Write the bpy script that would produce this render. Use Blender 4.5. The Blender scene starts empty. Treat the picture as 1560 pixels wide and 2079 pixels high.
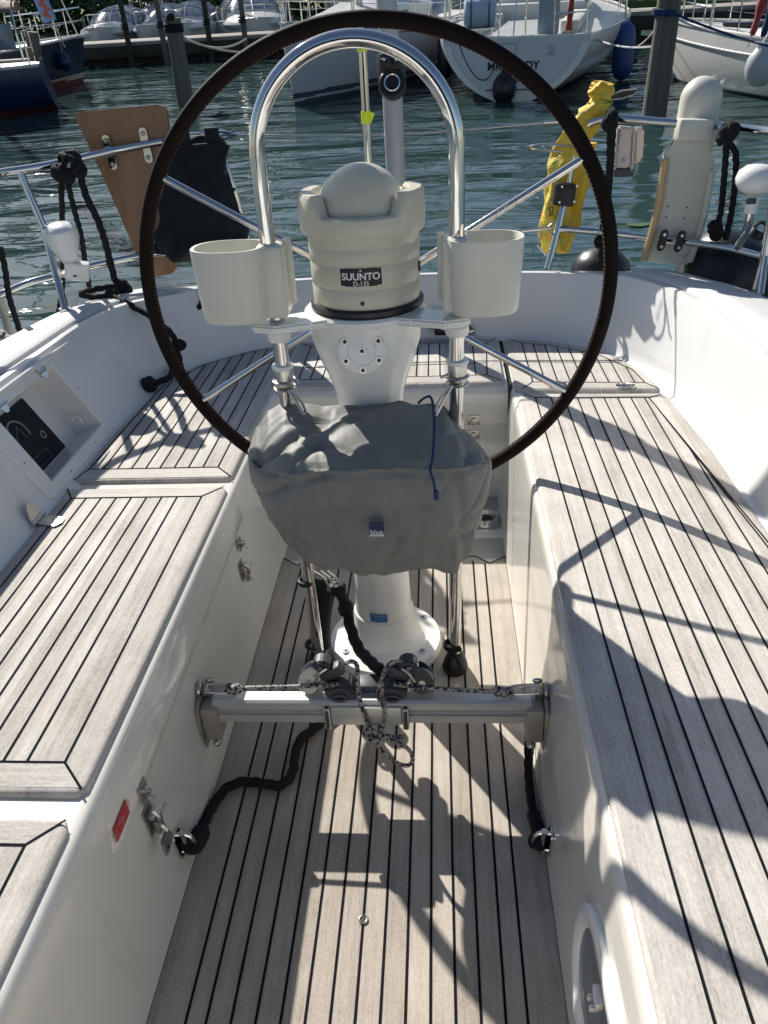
import bpy, bmesh, math, random
from mathutils import Vector, Matrix, noise
random.seed(7)
R_ = math.radians
scene = bpy.context.scene
col = scene.collection

# ------------------------------------------------------------------ camera
# boat frame: x starboard in the picture, y aft (away), z up from the cockpit sole.
PW, PH, FPX = 1560.0, 2079.0, 1600.0
CXP, CYP = PW/2, PH/2
CAMB = Vector((0.157, 0.0, 1.4))          # camera in the boat frame
CAMW = Vector((0.157, 0.0, 2.0))          # camera above the water
TRIM = R_(3.86)                           # the boat lies a little down by the stern
def _rot():
    fx, fy = 885-CXP, 83-CYP
    f = FPX; sl = .006; y0 = 1467
    ux = -(f*f+fy*(y0-CYP))/(fx+fy*sl); uy = (y0-CYP)+sl*ux
    fw = Vector((fx, -fy, -f)).normalized()
    X = -Vector((ux, -uy, -f)).normalized()
    Z = X.cross(fw)
    return Matrix((X, fw, Z))
RB = _rot()
RX = Matrix.Rotation(-TRIM, 3, 'X')
RW = RX @ RB
cam_d = bpy.data.cameras.new('camera'); cam = bpy.data.objects.new('camera', cam_d); col.objects.link(cam)
cam_d.sensor_fit = 'HORIZONTAL'; cam_d.sensor_width = 36; cam_d.lens = 36*FPX/PW
cam_d.clip_start = .02; cam_d.clip_end = 2000
cam.matrix_world = Matrix.Translation(CAMW) @ RW.to_4x4()
scene.camera = cam
TB = Matrix.Translation(CAMW) @ RX.to_4x4() @ Matrix.Translation(-CAMB)

# ------------------------------------------------------------------ light
SUNB = Vector((-.71, 1.09, 1.0)).normalized()
SUNW = (RX @ SUNB).normalized()
sun_elev = math.asin(SUNW.z); sun_az = math.atan2(SUNW.x, SUNW.y)
world = bpy.data.worlds.new('World'); scene.world = world; world.use_nodes = True
nt = world.node_tree
sky = nt.nodes.new('ShaderNodeTexSky'); sky.sky_type = 'NISHITA'; sky.sun_disc = False
sky.sun_elevation = sun_elev; sky.sun_rotation = sun_az
sky.air_density = 1.0; sky.dust_density = .6; sky.ozone_density = 1.5
nt.links.new(sky.outputs[0], nt.nodes['Background'].inputs[0])
nt.nodes['Background'].inputs[1].default_value = .07
sd = bpy.data.lights.new('sun', 'SUN'); so = bpy.data.objects.new('sun', sd); col.objects.link(so)
sd.energy = 5.0; sd.angle = R_(.53); sd.color = (1, .95, .87)
so.rotation_euler = SUNW.to_track_quat('Z', 'Y').to_euler(); so.location = SUNW*30
scene.view_settings.view_transform = 'Standard'; scene.view_settings.look = 'None'
scene.view_settings.exposure = 0.55; scene.view_settings.gamma = 1
scene.render.engine = 'CYCLES'

# ------------------------------------------------------------------ picture -> place helpers
def ray(px, py, W=False):
    v = Vector((px-CXP, -(py-CYP), -FPX)); return (RW if W else RB) @ v
def U(px, py, ax, val):
    d = ray(px, py); i = 'xyz'.index(ax); return CAMB + d*((val-CAMB[i])/d[i])
def UW(px, py, ax, val):
    d = ray(px, py, True); i = 'xyz'.index(ax); return CAMW + d*((val-CAMW[i])/d[i])
def UP(px, py, p0, n):
    d = ray(px, py); return CAMB + d*(n.dot(p0-CAMB)/n.dot(d))
def plane(a, b, c): a, b, c = map(Vector, (a, b, c)); return a, (b-a).cross(c-a).normalized()
WL = plane((-.353,0,0), (-.353,1,0), (-.39,0,.42))
WR = plane((.353,0,0), (.353,1,0), (.39,0,.42))
CL = plane((-.85,0,.42), (-.85,1,.42), (-1.0,0,.685))

# ------------------------------------------------------------------ materials
def mat(name, base=(.5,.5,.5), rough=.5, metal=0, spec=.5, coat=0, bump=None, var=None, sheen=0, alpha=None, trans=0, ior=1.45):
    m = bpy.data.materials.new(name); m.use_nodes = True
    n = m.node_tree.nodes; l = m.node_tree.links; b = n['Principled BSDF']
    b.inputs['Base Color'].default_value = (*base, 1); b.inputs['Roughness'].default_value = rough
    b.inputs['Metallic'].default_value = metal; b.inputs['Specular IOR Level'].default_value = spec
    b.inputs['Coat Weight'].default_value = coat; b.inputs['Coat Roughness'].default_value = .08
    b.inputs['Transmission Weight'].default_value = trans; b.inputs['IOR'].default_value = ior
    if alpha is not None: b.inputs['Alpha'].default_value = alpha
    tc = n.new('ShaderNodeTexCoord')
    if var:                                   # (scale xyz, amount, second colour)
        sc, amt, c2 = var
        mp = n.new('ShaderNodeMapping'); mp.inputs['Scale'].default_value = sc
        ns = n.new('ShaderNodeTexNoise'); ns.inputs['Scale'].default_value = 1; ns.inputs['Detail'].default_value = 5
        cr = n.new('ShaderNodeValToRGB'); cr.color_ramp.elements[0].position = .5-amt; cr.color_ramp.elements[1].position = .5+amt
        cr.color_ramp.elements[0].color = (*base, 1); cr.color_ramp.elements[1].color = (*c2, 1)
        l.new(tc.outputs['Object'], mp.inputs[0]); l.new(mp.outputs[0], ns.inputs['Vector'])
        l.new(ns.outputs['Fac'], cr.inputs[0]); l.new(cr.outputs[0], b.inputs['Base Color'])
    if bump:                                  # (scale xyz, strength, distance)
        sc, st, dist = bump
        mp = n.new('ShaderNodeMapping'); mp.inputs['Scale'].default_value = sc
        ns = n.new('ShaderNodeTexNoise'); ns.inputs['Scale'].default_value = 1; ns.inputs['Detail'].default_value = 4
        bp = n.new('ShaderNodeBump'); bp.inputs['Strength'].default_value = st; bp.inputs['Distance'].default_value = dist
        l.new(tc.outputs['Object'], mp.inputs[0]); l.new(mp.outputs[0], ns.inputs['Vector'])
        l.new(ns.outputs['Fac'], bp.inputs['Height']); l.new(bp.outputs[0], b.inputs['Normal'])
    return m

def teak(name, ax, step=.042, lum=1.0):
    """weathered teak; ax = axis the boards run along"""
    m = bpy.data.materials.new(name); m.use_nodes = True
    n = m.node_tree.nodes; l = m.node_tree.links; b = n['Principled BSDF']
    tc = n.new('ShaderNodeNewGeometry')
    gx = n.new('ShaderNodeTexCoord'); src = gx.outputs['Object']
    def noise_(sc, det=3, rough=.6, scale=1):
        mp = n.new('ShaderNodeMapping'); mp.inputs['Scale'].default_value = sc
        ns = n.new('ShaderNodeTexNoise'); ns.inputs['Scale'].default_value = scale; ns.inputs['Detail'].default_value = det; ns.inputs['Roughness'].default_value = rough
        l.new(src, mp.inputs[0]); l.new(mp.outputs[0], ns.inputs['Vector']); return ns.outputs['Fac']
    def math_(op, a, c, v2=None):
        k = n.new('ShaderNodeMath'); k.operation = op
        for i, x in enumerate((a, c)):
            if x is None: continue
            if isinstance(x, (int, float)): k.inputs[i].default_value = x
            else: l.new(x, k.inputs[i])
        return k.outputs[0]
    def S(a, c): return (a, c, c) if ax == 'x' else (c, a, c)
    fib = noise_(S(16, 520), 4, .7); med = noise_(S(2.2, 60), 3); blot = noise_((7,7,7), 3); speck = noise_(S(160, 330), 2)
    sx = n.new('ShaderNodeSeparateXYZ'); l.new(src, sx.inputs[0])
    co = sx.outputs[0] if ax == 'y' else sx.outputs[1]
    idx = math_('FLOOR', math_('DIVIDE', co, step), 0)
    wn = n.new('ShaderNodeTexWhiteNoise'); wn.noise_dimensions = '1D'; l.new(idx, wn.inputs['W'])
    t = math_('ADD', math_('MULTIPLY', fib, .63), math_('MULTIPLY', med, .42))
    t = math_('ADD', t, math_('MULTIPLY', speck, .46))
    t = math_('ADD', t, math_('MULTIPLY', blot, .42))
    t = math_('ADD', t, math_('MULTIPLY', wn.outputs[0], .17))
    mr = n.new('ShaderNodeMapRange'); mr.inputs['From Min'].default_value = .76; mr.inputs['From Max'].default_value = 1.38
    l.new(t, mr.inputs['Value'])
    cr = n.new('ShaderNodeValToRGB'); e = cr.color_ramp.elements
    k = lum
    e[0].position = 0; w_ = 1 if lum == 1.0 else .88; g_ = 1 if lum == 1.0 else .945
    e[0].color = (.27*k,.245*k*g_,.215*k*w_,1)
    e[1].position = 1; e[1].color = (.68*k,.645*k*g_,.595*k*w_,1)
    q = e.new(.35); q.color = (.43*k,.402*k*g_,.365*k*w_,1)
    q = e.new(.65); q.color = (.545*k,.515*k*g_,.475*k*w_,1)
    l.new(mr.outputs[0], cr.inputs[0])
    # warm stains
    mx = n.new('ShaderNodeMix'); mx.data_type = 'RGBA'; mx.blend_type = 'MULTIPLY'
    st = n.new('ShaderNodeMapRange'); st.inputs['From Min'].default_value = .55; st.inputs['From Max'].default_value = .75
    l.new(noise_((3.1,3.1,3.1), 4), st.inputs['Value'])
    mf = math_('MULTIPLY', st.outputs[0], .35)
    l.new(mf, mx.inputs['Factor']); l.new(cr.outputs[0], mx.inputs['A']); mx.inputs['B'].default_value = (1.0,.90,.80,1)
    l.new(mx.outputs['Result'], b.inputs['Base Color'])
    b.inputs['Roughness'].default_value = .78; b.inputs['Specular IOR Level'].default_value = .3
    bp = n.new('ShaderNodeBump'); bp.inputs['Strength'].default_value = .35; bp.inputs['Distance'].default_value = .0015
    l.new(fib, bp.inputs['Height']); l.new(bp.outputs[0], b.inputs['Normal'])
    return m

M = {}
M['teakY'] = teak('teak boards lengthwise', 'y'); M['teakX'] = teak('teak boards crosswise', 'x', .5)
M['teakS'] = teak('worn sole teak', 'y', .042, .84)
M['caulk'] = mat('black caulking', (.010,.011,.014), .95, spec=.08)
M['gel'] = mat('cream gelcoat', (.71,.69,.635), .15, spec=.5, coat=.5, var=((2.5,2.5,2.5), .3, (.65,.625,.565)))
def dirt(m, amt=.5, col_=(.30,.27,.21,1)):
    n = m.node_tree.nodes; l = m.node_tree.links; b = n['Principled BSDF']; src = b.inputs['Base Color'].links[0].from_socket
    tc = n.new('ShaderNodeTexCoord'); f = None
    for sc, lo, hi in (((9,9,2.2), .60, .78), ((55,55,55), .70, .80), ((2,2,14), .66, .80)):
        mp = n.new('ShaderNodeMapping'); mp.inputs['Scale'].default_value = sc; ns = n.new('ShaderNodeTexNoise'); ns.inputs['Scale'].default_value = 1; ns.inputs['Detail'].default_value = 6; ns.inputs['Roughness'].default_value = .65
        mr = n.new('ShaderNodeMapRange'); mr.inputs['From Min'].default_value = lo; mr.inputs['From Max'].default_value = hi
        l.new(tc.outputs['Object'], mp.inputs[0]); l.new(mp.outputs[0], ns.inputs['Vector']); l.new(ns.outputs['Fac'], mr.inputs['Value'])
        if f is None: f = mr.outputs[0]
        else:
            a = n.new('ShaderNodeMath'); a.operation = 'ADD'; a.use_clamp = True; l.new(f, a.inputs[0]); l.new(mr.outputs[0], a.inputs[1]); f = a.outputs[0]
    k = n.new('ShaderNodeMath'); k.operation = 'MULTIPLY'; k.inputs[1].default_value = amt; l.new(f, k.inputs[0])
    mx = n.new('ShaderNodeMix'); mx.data_type = 'RGBA'; l.new(k.outputs[0], mx.inputs['Factor']); l.new(src, mx.inputs['A']); mx.inputs['B'].default_value = col_
    l.new(mx.outputs['Result'], b.inputs['Base Color'])
dirt(M['gel'], .35)
M['gelw'] = mat('white gelcoat', (.71,.71,.70), .28, coat=.2, var=((3,3,3), .3, (.66,.655,.635)))
dirt(M['gelw'], .30)
M['cap'] = mat('grey weathered deck cap', (.50,.50,.49), .75, var=((14,3,14), .25, (.64,.63,.61)), bump=((120,30,120), .25, .001))
M['white'] = mat('white paint', (.78,.78,.76), .25, coat=.4)
M['cream'] = mat('cream plastic', (.68,.665,.58), .33, var=((6,6,6), .3, (.64,.625,.54)))
M['creamd'] = mat('beige plastic', (.60,.57,.465), .28, var=((9,9,9), .3, (.565,.535,.43)))
M['steel'] = mat('polished stainless', (.62,.61,.60), .055, metal=1)
M['steelb'] = mat('brushed stainless', (.50,.49,.47), .28, metal=1, bump=((90,90,90), .12, .0006))
M['alu'] = mat('anodised aluminium', (.62,.61,.58), .36, metal=.45)
M['alud'] = mat('bronze grey casting', (.36,.335,.30), .42, metal=.4)
M['greyp'] = mat('grey painted spar', (.42,.43,.45), .45, metal=.3)
M['black'] = mat('black plastic', (.012,.012,.014), .4)
M['dgrey'] = mat('dark grey plastic', (.055,.06,.07), .45)
M['leather'] = mat('dark brown leather', (.006,.0035,.003), .75, spec=.18, var=((60,60,60), .2, (.012,.0055,.0045)), bump=((350,350,350), .4, .001))
M['thread'] = mat('waxed thread', (.08,.03,.02), .8)
M['rope'] = mat('black rope', (.008,.008,.010), .9)
M['fleck'] = mat('flecked line', (.02,.02,.025), .85, var=((170,170,170), .06, (.42,.40,.36)))
M['wrope'] = mat('pale rope', (.42,.40,.35), .9)
M['bluerope'] = mat('blue cord', (.01,.03,.10), .8)
M['cloth'] = mat('blue grey coated cloth', (.19,.19,.175), .58, spec=.35, var=((5,5,5), .25, (.22,.22,.20)), bump=((60,60,90), .4, .0022))
M['bag'] = mat('navy canvas', (.006,.009,.014), .85)
M['yellow'] = mat('yellow cloth', (.66,.38,.02), .7, var=((9,9,22), .12, (.60,.53,.09)), bump=((25,25,60), .8, .01))
M['neon'] = mat('neon tape', (.60,.75,.02), .5)
M['ply'] = mat('varnished plywood', (.26,.14,.07), .4, var=((40,40,3), .3, (.19,.10,.05)), coat=.2)
M['red'] = mat('red sticker', (.42,.02,.03), .4)
M['navy'] = mat('navy label', (.01,.025,.09), .5)
M['blue'] = mat('blue label', (.02,.13,.34), .45)
M['ink'] = mat('black lettering', (.01,.01,.012), .5)
M['inkw'] = mat('white lettering', (.75,.75,.75), .5)
M['glassd'] = mat('dark window', (.015,.02,.025), .06, spec=.6)
M['clear'] = mat('clear perspex', (.8,.85,.85), .04, trans=1.0, ior=1.2)
M['panel'] = mat('black instrument panel', (.010,.012,.016), .5, spec=.2)
M['yellowed'] = mat('yellowed plastic', (.52,.37,.19), .4)
M['shell'] = mat('translucent white plastic', (.62,.61,.54), .35, var=((8,8,3), .3, (.56,.55,.46)))
# water
def water_mat():
    m = bpy.data.materials.new('harbour water'); m.use_nodes = True
    n = m.node_tree.nodes; l = m.node_tree.links; b = n['Principled BSDF']
    b.inputs['Base Color'].default_value = (.027,.057,.055,1); b.inputs['Roughness'].default_value = .04
    b.inputs['IOR'].default_value = 1.33; b.inputs['Specular IOR Level'].default_value = 1.0
    tc = n.new('ShaderNodeTexCoord')
    def ns(sc, det, dist=0):
        mp = n.new('ShaderNodeMapping'); mp.inputs['Scale'].default_value = sc; mp.inputs['Rotation'].default_value = (0,0,.25)
        k = n.new('ShaderNodeTexNoise'); k.inputs['Scale'].default_value = 1; k.inputs['Detail'].default_value = det; k.inputs['Distortion'].default_value = dist
        k.inputs['Roughness'].default_value = .5
        l.new(tc.outputs['Object'], mp.inputs[0]); l.new(mp.outputs[0], k.inputs['Vector']); return k.outputs['Fac']
    a = ns((1.0,2.4,1), 1.5, .8); c = ns((2.4,5.2,1), 1.5, 1.0); d = ns((.30,.7,1), 1, .4)
    def mm(op, x, y):
        k = n.new('ShaderNodeMath'); k.operation = op
        for i, q in enumerate((x, y)):
            if isinstance(q, (int, float)): k.inputs[i].default_value = q
            else: l.new(q, k.inputs[i])
        return k.outputs[0]
    h = mm('ADD', mm('MULTIPLY', a, .085), mm('ADD', mm('MULTIPLY', c, .012), mm('MULTIPLY', d, .20)))
    bp = n.new('ShaderNodeBump'); bp.inputs['Strength'].default_value = .62; bp.inputs['Distance'].default_value = 1.0
    l.new(h, bp.inputs['Height']); l.new(bp.outputs[0], b.inputs['Normal'])
    return m
M['water'] = water_mat()

# ------------------------------------------------------------------ mesh builder
def ridg(v): return max(0, 1-abs(noise.noise(v))*2.3)
def crumple(m, rings, n, amp, fr, seed, cap=True):
    L = len(rings); K = len(rings[0]); cols = [smooth([r[k] for r in rings], n) for k in range(K)]
    R2 = [[c[i] for c in cols] for i in range(len(cols[0]))]; out = []
    for i, r in enumerate(R2):
        c = sum(r, Vector())/K; e = min(1, i/3, (len(R2)-1-i)/3); o = []
        for p in r:
            d = p-c; q = Vector((p.x*fr+seed, p.y*fr, p.z*fr*.6)); k = (ridg(q)**3*1.2+noise.noise(q*1.9)*.8)*amp*e
            o.append(p+(d.normalized() if d.length > 1e-6 else d)*k)
        out.append(o)
    m.loft(out, True, cap)
class MB:
    def __init__(s): s.bm = bmesh.new(); s.mi = 0
    def _f(s, vs):
        try: f = s.bm.faces.new(vs); f.material_index = s.mi; return f
        except ValueError: return None
    def poly(s, pts): return s._f([s.bm.verts.new(p) for p in pts])
    def loft(s, rings, closed=True, cap=False, skip=None):
        vr = [[s.bm.verts.new(p) for p in r] for r in rings]
        n = len(vr[0])
        for i in range(len(vr)-1):
            for j in range(n if closed else n-1):
                if skip and skip(i, j): continue
                k = (j+1) % n; s._f((vr[i][j], vr[i][k], vr[i+1][k], vr[i+1][j]))
        if cap: s._f(list(reversed(vr[0]))); s._f(vr[-1])
        return vr
    def box(s, c, size, rot=None, bev=0, seg=2):
        m = Matrix.Translation(Vector(c)) @ (rot.to_4x4() if rot is not None else Matrix.Identity(4)) @ Matrix.Diagonal((*size, 1))
        r = bmesh.ops.create_cube(s.bm, size=1, matrix=m)
        fs = {f for v in r['verts'] for f in v.link_faces}
        for f in fs: f.material_index = s.mi
        if bev:
            es = {e for v in r['verts'] for e in v.link_edges}
            bmesh.ops.bevel(s.bm, geom=list(es), offset=bev, segments=seg, affect='EDGES', profile=.5)
    def prism(s, pts, off, bev=0):
        off = Vector(off); a = [s.bm.verts.new(p) for p in pts]; b = [s.bm.verts.new(Vector(p)+off) for p in pts]
        n = len(a); fs = [s._f(list(reversed(a))), s._f(b)]
        for i in range(n): fs.append(s._f((a[i], a[(i+1) % n], b[(i+1) % n], b[i])))
        if bev:
            es = {e for v in a+b for e in v.link_edges}
            bmesh.ops.bevel(s.bm, geom=list(es), offset=bev, segments=2, affect='EDGES')
    def frames(s, pts, closed=False):
        n = len(pts); T = []
        for i in range(n):
            if closed: t = pts[(i+1) % n]-pts[i-1]
            else: t = pts[min(i+1, n-1)]-pts[max(i-1, 0)]
            T.append(t.normalized() if t.length > 1e-9 else Vector((0,0,1)))
        up = Vector((0,0,1)) if abs(T[0].z) < .9 else Vector((1,0,0))
        N = (up - T[0]*up.dot(T[0])).normalized(); out = []
        for i in range(n):
            N = (N - T[i]*N.dot(T[i])).normalized(); out.append((T[i], N, T[i].cross(N)))
        return out
    def tube(s, pts, r, n=14, closed=False, lob=None, caps=True):
        pts = [Vector(p) for p in pts]; fr = s.frames(pts, closed); rings = []; d = 0
        for i, p in enumerate(pts):
            if i: d += (p-pts[i-1]).length
            rr = r(i/(len(pts)-1)) if callable(r) else r
            ring = []
            for k in range(n):
                a = 2*math.pi*k/n; q = rr*(lob(a, d) if lob else 1)
                ring.append(p + fr[i][1]*math.cos(a)*q + fr[i][2]*math.sin(a)*q)
            rings.append(ring)
        if closed: rings.append(rings[0])
        if closed:
            vr = [[s.bm.verts.new(p) for p in r_] for r_ in rings[:-1]]; L = len(vr)
            for i in range(L):
                for j in range(n):
                    k = (j+1) % n; s._f((vr[i][j], vr[i][k], vr[(i+1) % L][k], vr[(i+1) % L][j]))
        else: s.loft(rings, True, caps)
    def cyl(s, a, b, r, r2=None, n=20):
        a, b = Vector(a), Vector(b); r2 = r if r2 is None else r2
        s.tube([a, b], lambda t: r+(r2-r)*t, n)
    def lathe(s, prof, o=(0,0,0), axis=(0,0,1), n=48, sx=1.0, mod=None):
        ax = Vector(axis).normalized(); q = ax.to_track_quat('Z', 'Y').to_matrix() if abs(ax.z) < .999 else Matrix.Identity(3)
        if ax.z < -.999: q = Matrix.Rotation(math.pi, 3, 'X')
        o = Vector(o); rings = []
        for r, z in prof:
            ring = []
            for k in range(n):
                a = 2*math.pi*k/n; rr, zz = mod(a, r, z) if mod else (r, z)
                ring.append(o + q @ Vector((rr*math.cos(a)*sx, rr*math.sin(a), zz)))
            rings.append(ring)
        s.loft(rings, True, True)
    def sph(s, c, r, sc=(1,1,1), n=24, rot=None):
        m = Matrix.Translation(Vector(c)) @ (rot.to_4x4() if rot is not None else Matrix.Identity(4)) @ Matrix.Diagonal((*sc, 1))
        q = bmesh.ops.create_uvsphere(s.bm, u_segments=n, v_segments=n//2, radius=r, matrix=m)
        for f in {f for v in q['verts'] for f in v.link_faces}: f.material_index = s.mi
    def torus(s, c, R, r, axis=(0,0,1), n=28, m=10, sc=1.0, t0=0, t1=2*math.pi):
        q = Vector(axis).to_track_quat('Z', 'Y').to_matrix(); c = Vector(c)
        full = abs(t1-t0-2*math.pi) < 1e-6
        pts = [c + q @ Vector((R*math.cos(t0+(t1-t0)*i/n), sc*R*math.sin(t0+(t1-t0)*i/n), 0)) for i in range(n if full else n+1)]
        s.tube(pts, r, m, closed=full)
    def text(s, txt, mtx, size, ext=.0006, bend=None, font_sx=1.0):
        cu = bpy.data.curves.new('t', 'FONT'); cu.body = txt; cu.size = size; cu.extrude = 0; cu.align_x = 'CENTER'; cu.align_y = 'CENTER'
        cu.offset = size*(.026 if size > .016 else .006)
        ob = bpy.data.objects.new('t', cu); col.objects.link(ob)
        dg = bpy.context.evaluated_depsgraph_get(); me = bpy.data.meshes.new_from_object(ob.evaluated_get(dg))
        bpy.data.objects.remove(ob); bpy.data.curves.remove(cu)
        vs = []
        for v in me.vertices:
            p = Vector((v.co.x*font_sx, v.co.y, 0)); vs.append(s.bm.verts.new(bend(p) if bend else mtx @ p))
        for p in me.polygons: s._f([vs[i] for i in p.vertices])
        bpy.data.meshes.remove(me)
    def build(s, name, mats, parent=None, ang=35, recalc=True):
        if recalc: bmesh.ops.recalc_face_normals(s.bm, faces=s.bm.faces)
        me = bpy.data.meshes.new(name); s.bm.to_mesh(me); s.bm.free()
        for m in (mats if isinstance(mats, (list, tuple)) else [mats]): me.materials.append(M[m] if isinstance(m, str) else m)
        for p in me.polygons: p.use_smooth = True
        me.set_sharp_from_angle(angle=R_(ang))
        o = bpy.data.objects.new(name, me); col.objects.link(o)
        off = None
        if parent is not None:
            o.parent = parent; off = total_loc(parent)
            me.transform(Matrix.Translation(-off))
        else:
            vs = me.vertices
            mn = [min(v.co[i] for v in vs) for i in range(3)]; mx = [max(v.co[i] for v in vs) for i in range(3)]
            off = Vector(((mn[0]+mx[0])/2, (mn[1]+mx[1])/2, mn[2]))
            me.transform(Matrix.Translation(-off)); o.location = off
        return o
def total_loc(o):
    l = o.location.copy()
    while o.parent: o = o.parent; l += o.location
    return l
BOAT = []       # top-level things that belong to the boat frame
def tag(o, label, cat, group=None, boat=True):
    o['label'] = label; o['category'] = cat
    if group: o['group'] = group
    if boat: BOAT.append(o)
    return o
def thing(name, label, cat, loc, group=None, boat=True):
    o = bpy.data.objects.new(name, None); col.objects.link(o); o.location = loc; o.empty_display_size = .1
    return tag(o, label, cat, group, boat)
def part(name, fn, mats, parent=None, ang=35):
    m = MB(); fn(m); return m.build(name, mats, parent, ang)
def smooth(pts, n=8, closed=False):
    pts = [Vector(p) for p in pts]; out = []; L = len(pts)
    for i in range(L if closed else L-1):
        p0 = pts[i-1] if (i or closed) else pts[0]; p1 = pts[i]; p2 = pts[(i+1) % L]; p3 = pts[(i+2) % L] if (closed or i+2 < L) else pts[-1]
        for k in range(n):
            t = k/n
            out.append(.5*((2*p1)+(p2-p0)*t+(2*p0-5*p1+4*p2-p3)*t*t+(3*p1-p0-3*p2+p3)*t**3))
    if not closed: out.append(pts[-1])
    return out
def resample(pts, ds):
    out = [pts[0]]; acc = 0
    for a, b in zip(pts, pts[1:]):
        L = (b-a).length; t = ds-acc
        while t <= L: out.append(a+(b-a)*(t/L)); t += ds
        acc = (acc+L) % ds if L else acc
        acc = L-(t-ds)
    out.append(pts[-1]); return out
def rope_fn(pts, r, pitch=None, sm=10, lobes=3):
    pitch = pitch or r*9
    def f(m):
        P = resample(smooth(pts, sm), r*.8)
        m.tube(P, r, 12, lob=lambda a, d: .93+.13*math.cos(lobes*(a-2*math.pi*d/pitch)))
    return f
def braid_fn(pts, r, sm=10):
    def f(m):
        P = resample(smooth(pts, sm), r*.55)
        m.tube(P, r, 12, lob=lambda a, d: .95+.12*math.sin(3*a+d*2.1/r)*math.sin(3*a-d*2.1/r))
    return f
def knot(m, c, r, axis=(0,0,1), n=3):
    c = Vector(c); random.seed(int(abs(c.x*991+c.z*773)*10) % 999)
    for i in range(n+1):
        v = Vector((random.uniform(-1,1), random.uniform(-1,1), random.uniform(-1,1))).normalized()
        m.torus(c+v*r*.25, r*.95, r*.60, axis=v, n=18, m=8)

# ================================================================== WATER AND BANK (world frame)
def water(m):
    m.poly([(-160,-60,0), (160,-60,0), (160,160,0), (-160,160,0)])
w = part('water', water, 'water'); w['kind'] = 'structure'
M['bed'] = mat('grass bank', (.05,.10,.02), .95, var=((1.2,1.2,1.2), .3, (.09,.13,.03)), bump=((8,8,8), .6, .05))
def bank(m):
    rows = []
    for y, z in ((38.0, -.3), (38.5, .35), (40, .5), (46, .6), (60, .7), (150, .8)):
        rows.append([Vector((x, y + 1.2*math.sin(x*.21), z + .12*noise.noise(Vector((x*.2, y*.2, 0))))) for x in range(-110, 111, 3)])
    m.loft(rows, False)
b = part('ground', bank, 'bed'); b['kind'] = 'structure'

# ================================================================== OWN BOAT
def lerp(a, b, t): return a+(b-a)*t
def add3(l): return [Vector(p) for p in l]
boat = thing('sailing_yacht', 'yacht cockpit we stand in, cream gelcoat with weathered teak seats and sole', 'sailing boat', (0, 1.6, 0))

ZS = .42      # top of the seat teak
ZG = .408     # gelcoat under it
# coaming base line (at seat level), from left front round the stern to right front
base = smooth([(-.85,-.6), (-.85,.2), (-.85,1.0), (-.85,1.73), (-.862,2.18), (-.84,2.5), (-.76,2.72), (-.6,2.86), (-.40,2.945), (-.18,2.965), (.1,2.965), (.40,2.955), (.57,2.90), (.71,2.76), (.825,2.60), (.875,2.42), (.895,2.0), (.90,1.5), (.89,1.0), (.885,.3), (.88,-.6)][0:0] or
              [Vector((x, y, 0)) for x, y in [(-.85,-.6), (-.85,.2), (-.85,1.0), (-.85,1.78), (-.852,2.18), (-.84,2.5), (-.76,2.72), (-.6,2.86), (-.40,2.945), (-.18,2.965), (.1,2.965), (.40,2.955), (.57,2.91), (.71,2.80), (.815,2.62), (.868,2.42), (.895,2.0), (.90,1.5), (.89,1.0), (.885,.3), (.88,-.6)]], 6)
itop_c = [Vector((x, y, z)) for x, y, z in [(-1.0,-.6,.72), (-1.0,.2,.715), (-1.0,1.0,.71), (-.998,1.78,.69), (-.995,2.18,.68), (-.985,2.45,.675), (-.93,2.68,.665), (-.74,2.86,.655), (-.50,2.965,.65), (-.2,3.0,.65), (.1,3.005,.65), (.42,2.985,.65), (.62,2.945,.65), (.80,2.83,.66), (.90,2.63,.67), (.94,2.42,.68), (.955,2.0,.69), (.955,1.5,.70), (.95,1.0,.71), (.95,.3,.715), (.95,-.6,.72)]]
itop = smooth(itop_c, 6)
otop_c = [Vector((x, y, z)) for x, y, z in [(-1.36,-.6,.70), (-1.34,.2,.70), (-1.31,1.0,.69), (-1.265,1.85,.675), (-1.21,2.32,.665), (-1.16,2.62,.66), (-1.09,2.79,.655), (-.95,2.96,.645), (-.55,3.06,.64), (-.2,3.09,.64), (.1,3.095,.64), (.45,3.07,.64), (.80,3.02,.64), (1.00,2.91,.65), (1.09,2.76,.655), (1.15,2.62,.66), (1.23,2.25,.67), (1.28,1.6,.685), (1.31,1.0,.69), (1.33,.3,.70), (1.35,-.6,.70)]]
otop = smooth(otop_c, 6)
YB0, YB1 = 1.78, 2.10     # recess opening in left coaming
NB = len(base)
def band(m, A, B, za=None):
    pass
i0, i1 = 3*6, 4*6
fr_lo, fr_hi = .16, .88
def coaming(m):
    rings = []
    for i in range(NB):
        b0 = base[i].copy(); b0.z = ZG; t = itop[i]; o = otop[i]
        inward = (t-b0); inward.z = 0
        p1 = b0.lerp(t, fr_lo); p2 = b0.lerp(t, fr_hi)
        od = (o-t).normalized()
        cove = b0 - inward.normalized()*.03 if inward.length > 1e-4 else b0
        hullmid = o + Vector((od.x*.03, od.y*.03, -.25)); hulllow = o + Vector((-od.x*.10, -od.y*.10, -1.0))
        rings.append([cove+Vector((0,0,-.001)), b0+Vector((0,0,.012)), p1, b0.lerp(t, .5), p2, t+Vector((0,0,-.012)), t+Vector((0,0,-.002))+od*.005, t+od*.02+Vector((0,0,.002)), t+od*.032+Vector((0,0,-.004)), o.lerp(t, .12)+Vector((0,0,-.006)), o+Vector((0,0,-.008)), o+od*.01+Vector((0,0,-.02)), hullmid, hulllow])
    m.loft(rings, False, skip=lambda i, j: i0 <= i < i1 and j in (2, 3))
part('coaming', coaming, 'gelw', boat, 50)
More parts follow.
